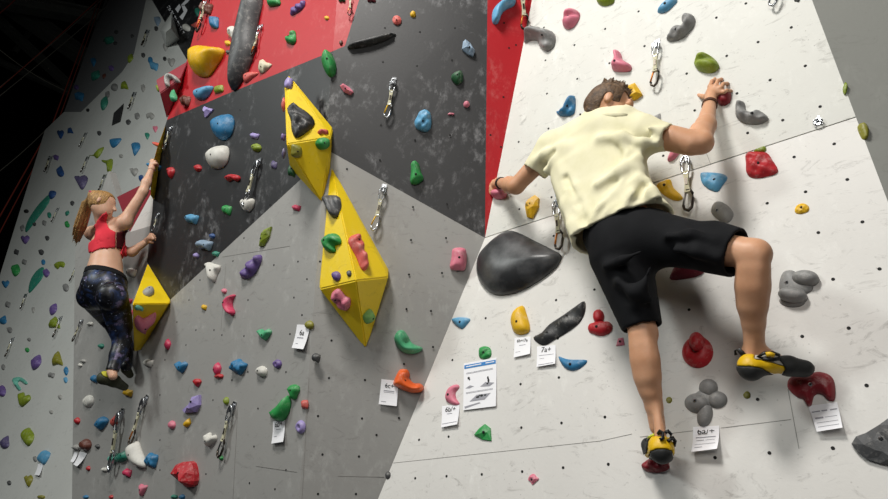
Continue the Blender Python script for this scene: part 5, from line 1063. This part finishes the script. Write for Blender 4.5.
fq = Field(wh - [.11, .11, .10], wh + [.11, .11, .13], .0035)
hand(fq, wh, G_(152.5, 164.5, .10), [G_(151, 161, .10), G_(153, 160.5, .10), G_(155, 161.5, .10), G_(156.5, 163.5, .10)], [G_(155, 160.5, .05), G_(156.5, 162, .05), G_(158, 164.5, .05), G_(158.5, 167, .05)], np.array([-.4, -.7, .5]), [G_(151, 166.5, .09), G_(152.5, 169, .08), G_(155, 170.5, .07)], .022, .0078)
mo.append(fq.mesh())
fq = Field(lw_ - [.11, .11, .10], lw_ + [.11, .11, .13], .0035)
hand(fq, lw_, G_(149.5, 238.5, .06), [G_(150, 235.5, .06), G_(151.5, 236, .06), G_(152.5, 237.5, .06), G_(153, 239, .06)], [G_(153.5, 234.5, .035), G_(154.8, 236, .035), G_(155.5, 238, .035), G_(155.5, 240, .035)], np.array([-.4, -.7, .5]), [G_(148, 240, .06), G_(150.5, 242, .055), G_(153, 242.5, .05)], .022, .0078)
mo.append(fq.mesh())
solid('body', fw, SK_W, woman, None, 1, mo)
P_ = fw.pts((slice(None),) * 3); X_, Y_ = proj(P_); zt = P_[..., 2]
core = np.abs(P_[..., 0] - G_(107, 240, .27)[0]) < .21
top_ = inpoly(X_, Y_, [(84.5, 254), (86, 244), (88, 238), (90.5, 230), (101, 215), (106, 211), (108.5, 215), (106.5, 222), (109, 228), (117, 232.5), (131, 232.5), (131, 248), (115, 248), (101, 249), (90, 253)]) & ~inpoly(X_, Y_, [(85, 226), (91.5, 224), (95.5, 229), (94, 238), (88.5, 243), (84, 240)])
side = inpoly(X_, Y_, [(116, 232), (132, 230), (132, 249), (116, 249)]); w1 = P_[..., 1] < G_(107, 240, .15)[1]
RT = cloth_mat('coral_red_jersey', 'e5404e', 'd63343'); MX = cloth_mat('black_red_mesh_fabric', '2b1014', '57141e', 180, .4)
arm = np.linalg.norm(P_ - we, axis=-1) > .12
base_ = np.maximum(fw.f - .008, -(fw.f + .004))
solid('sports_top', fw, RT, woman, np.where(top_ & ~side & w1, base_, .02).astype(np.float32), 1); solid('mesh_side_panel', fw, MX, woman, np.where(side & w1 & (P_[..., 0] < wr[0] + .08), base_, .02).astype(np.float32), 1)
# front half of the top, so it closes round the chest
zb0, zb1 = G_(107, 252, .3)[2], G_(107, 233, .3)[2]
solid('chest_band', fw, RT, woman, np.where((~w1) & core & (X_ < 127) & (zt > zb0) & (zt < zb1 + .05), base_, .02).astype(np.float32), 1)
m, nt, bb = nodes('galaxy_leggings', lin('141a33'), .45); v = tex(nt)
c_ = mix(nt, ramp(nt, noise(nt, 9, 6, .65, v, .8), .50, .68), lin('080a12'), lin('2a4172')); c_ = mix(nt, ramp(nt, noise(nt, 14, 4, .6, tex(nt, (1, 1, 1), (1, 2, 0))), .58, .72), c_, lin('8c7fa8')); c_ = mix(nt, ramp(nt, noise(nt, 60, 3, .6, v), .66, .72), c_, lin('c8d2e8'))
nt.links.new(c_, bb.inputs['Base Color']); LEG = m
hz = G_(105, 275, .3)[2]; az = G_(113, 371, .27)[2]
legz = (zt < hz) & (zt > az)
armz = (X_ > 131) & (Y_ < 262)
solid('leggings', fw, LEG, woman, np.where(legz & ~armz, np.maximum(fw.f - .009, -(fw.f + .004)), .02).astype(np.float32), 1)
solid('waistband', fw, SHORT, woman, np.where((zt < hz + .012) & (zt > hz - .035) & ~armz, np.maximum(fw.f - .0125, -(fw.f + .004)), .02).astype(np.float32), 1); del P_, X_, Y_
fv = Field(wc - [.42, .25, .48], wc + [.2, .2, .2], .006)
fv.ell(wc + wU * .012 - wF * .012, (wF, wS, wU), (.092, .076, .088), .01); tie = wc - wF * .085 + wU * .045 + wS * .03; fv.cone(wc - wF * .03 + wU * .02, tie, .06, .028, .04)
rr = np.random.RandomState(8); e0 = G_(75, 243, .36)
for i in range(34):
    o1 = rr.normal(0, .012, 3); o2 = rr.normal(0, .013, 3); P0 = tie + o1 * .6; P1 = tie + (e0 - tie) * .3 + np.array([-.03, 0, .03]) + o2; P2 = tie + (e0 - tie) * .68 + o2 * 1.3; P3 = tie + (e0 - tie) * rr.uniform(.85, 1.03) + o2 * 1.1
    fv.cone(P0, P1, .012, .012, .006); fv.cone(P1, P2, .012, .009, .004); fv.cone(P2, P3, .009, .003, .004)
g = fv.pts((slice(None),) * 3) - wc; gf, gu = g @ wF, g @ wU
solid('hair', fv, HAIR_W, woman, np.maximum(fv.f, np.maximum(np.where(gf > .045, np.minimum(gf - .045, .06 - gu), -1), np.where(gf > -.05, -.045 - gu, -1))).astype(np.float32), 0)
b = MB(); b.tube([tie + .028 * (math.cos(a) * wS + math.sin(a) * unit(np.cross(wS, e0 - tie))) for a in np.linspace(0, 6.28, 14, endpoint=False)], .007, 6, True); b.build('hair_tie', plain('pink_hair_tie', 'b4405c', .7), woman, True)
ft = Field(G_(113, 380, .2) - [.22, .25, .15], G_(113, 380, .2) + [.22, .25, .15], .005)
s0, s1, s2 = G_(104, 378, .28), G_(114, 381, .22), G_(124.5, 387, .12); ft.ell(s0, np.eye(3), (.042, .04, .04), .02); ft.cone(s0, s1, .040, .038, .02); ft.cone(s1, s2, .038, .026, .02)
P_ = ft.pts((slice(None),) * 3); X_, Y_ = proj(P_); yl = inpoly(X_, Y_, [(99, 368), (110, 366), (113, 374), (108, 378), (103, 376)])
OLV = plain('shoe_olive_black', '3c3f2c', .6, 0, .4, .3, 40)
solid('shoe_upper', ft, OLV, woman, np.where(~yl, ft.f, .02).astype(np.float32), 1); solid('shoe_heel_cuff', ft, plain('shoe_lime', 'b9b42c', .6), woman, np.where(yl, ft.f - .001, .02).astype(np.float32), 1)
ft = Field(G_(127, 370, .08) - .16, G_(127, 370, .08) + .16, .005); ft.cone(G_(126, 369, .09), G_(130, 375, .04), .034, .024, .02)
solid('shoe_upper', ft, OLV, woman, None, 1)
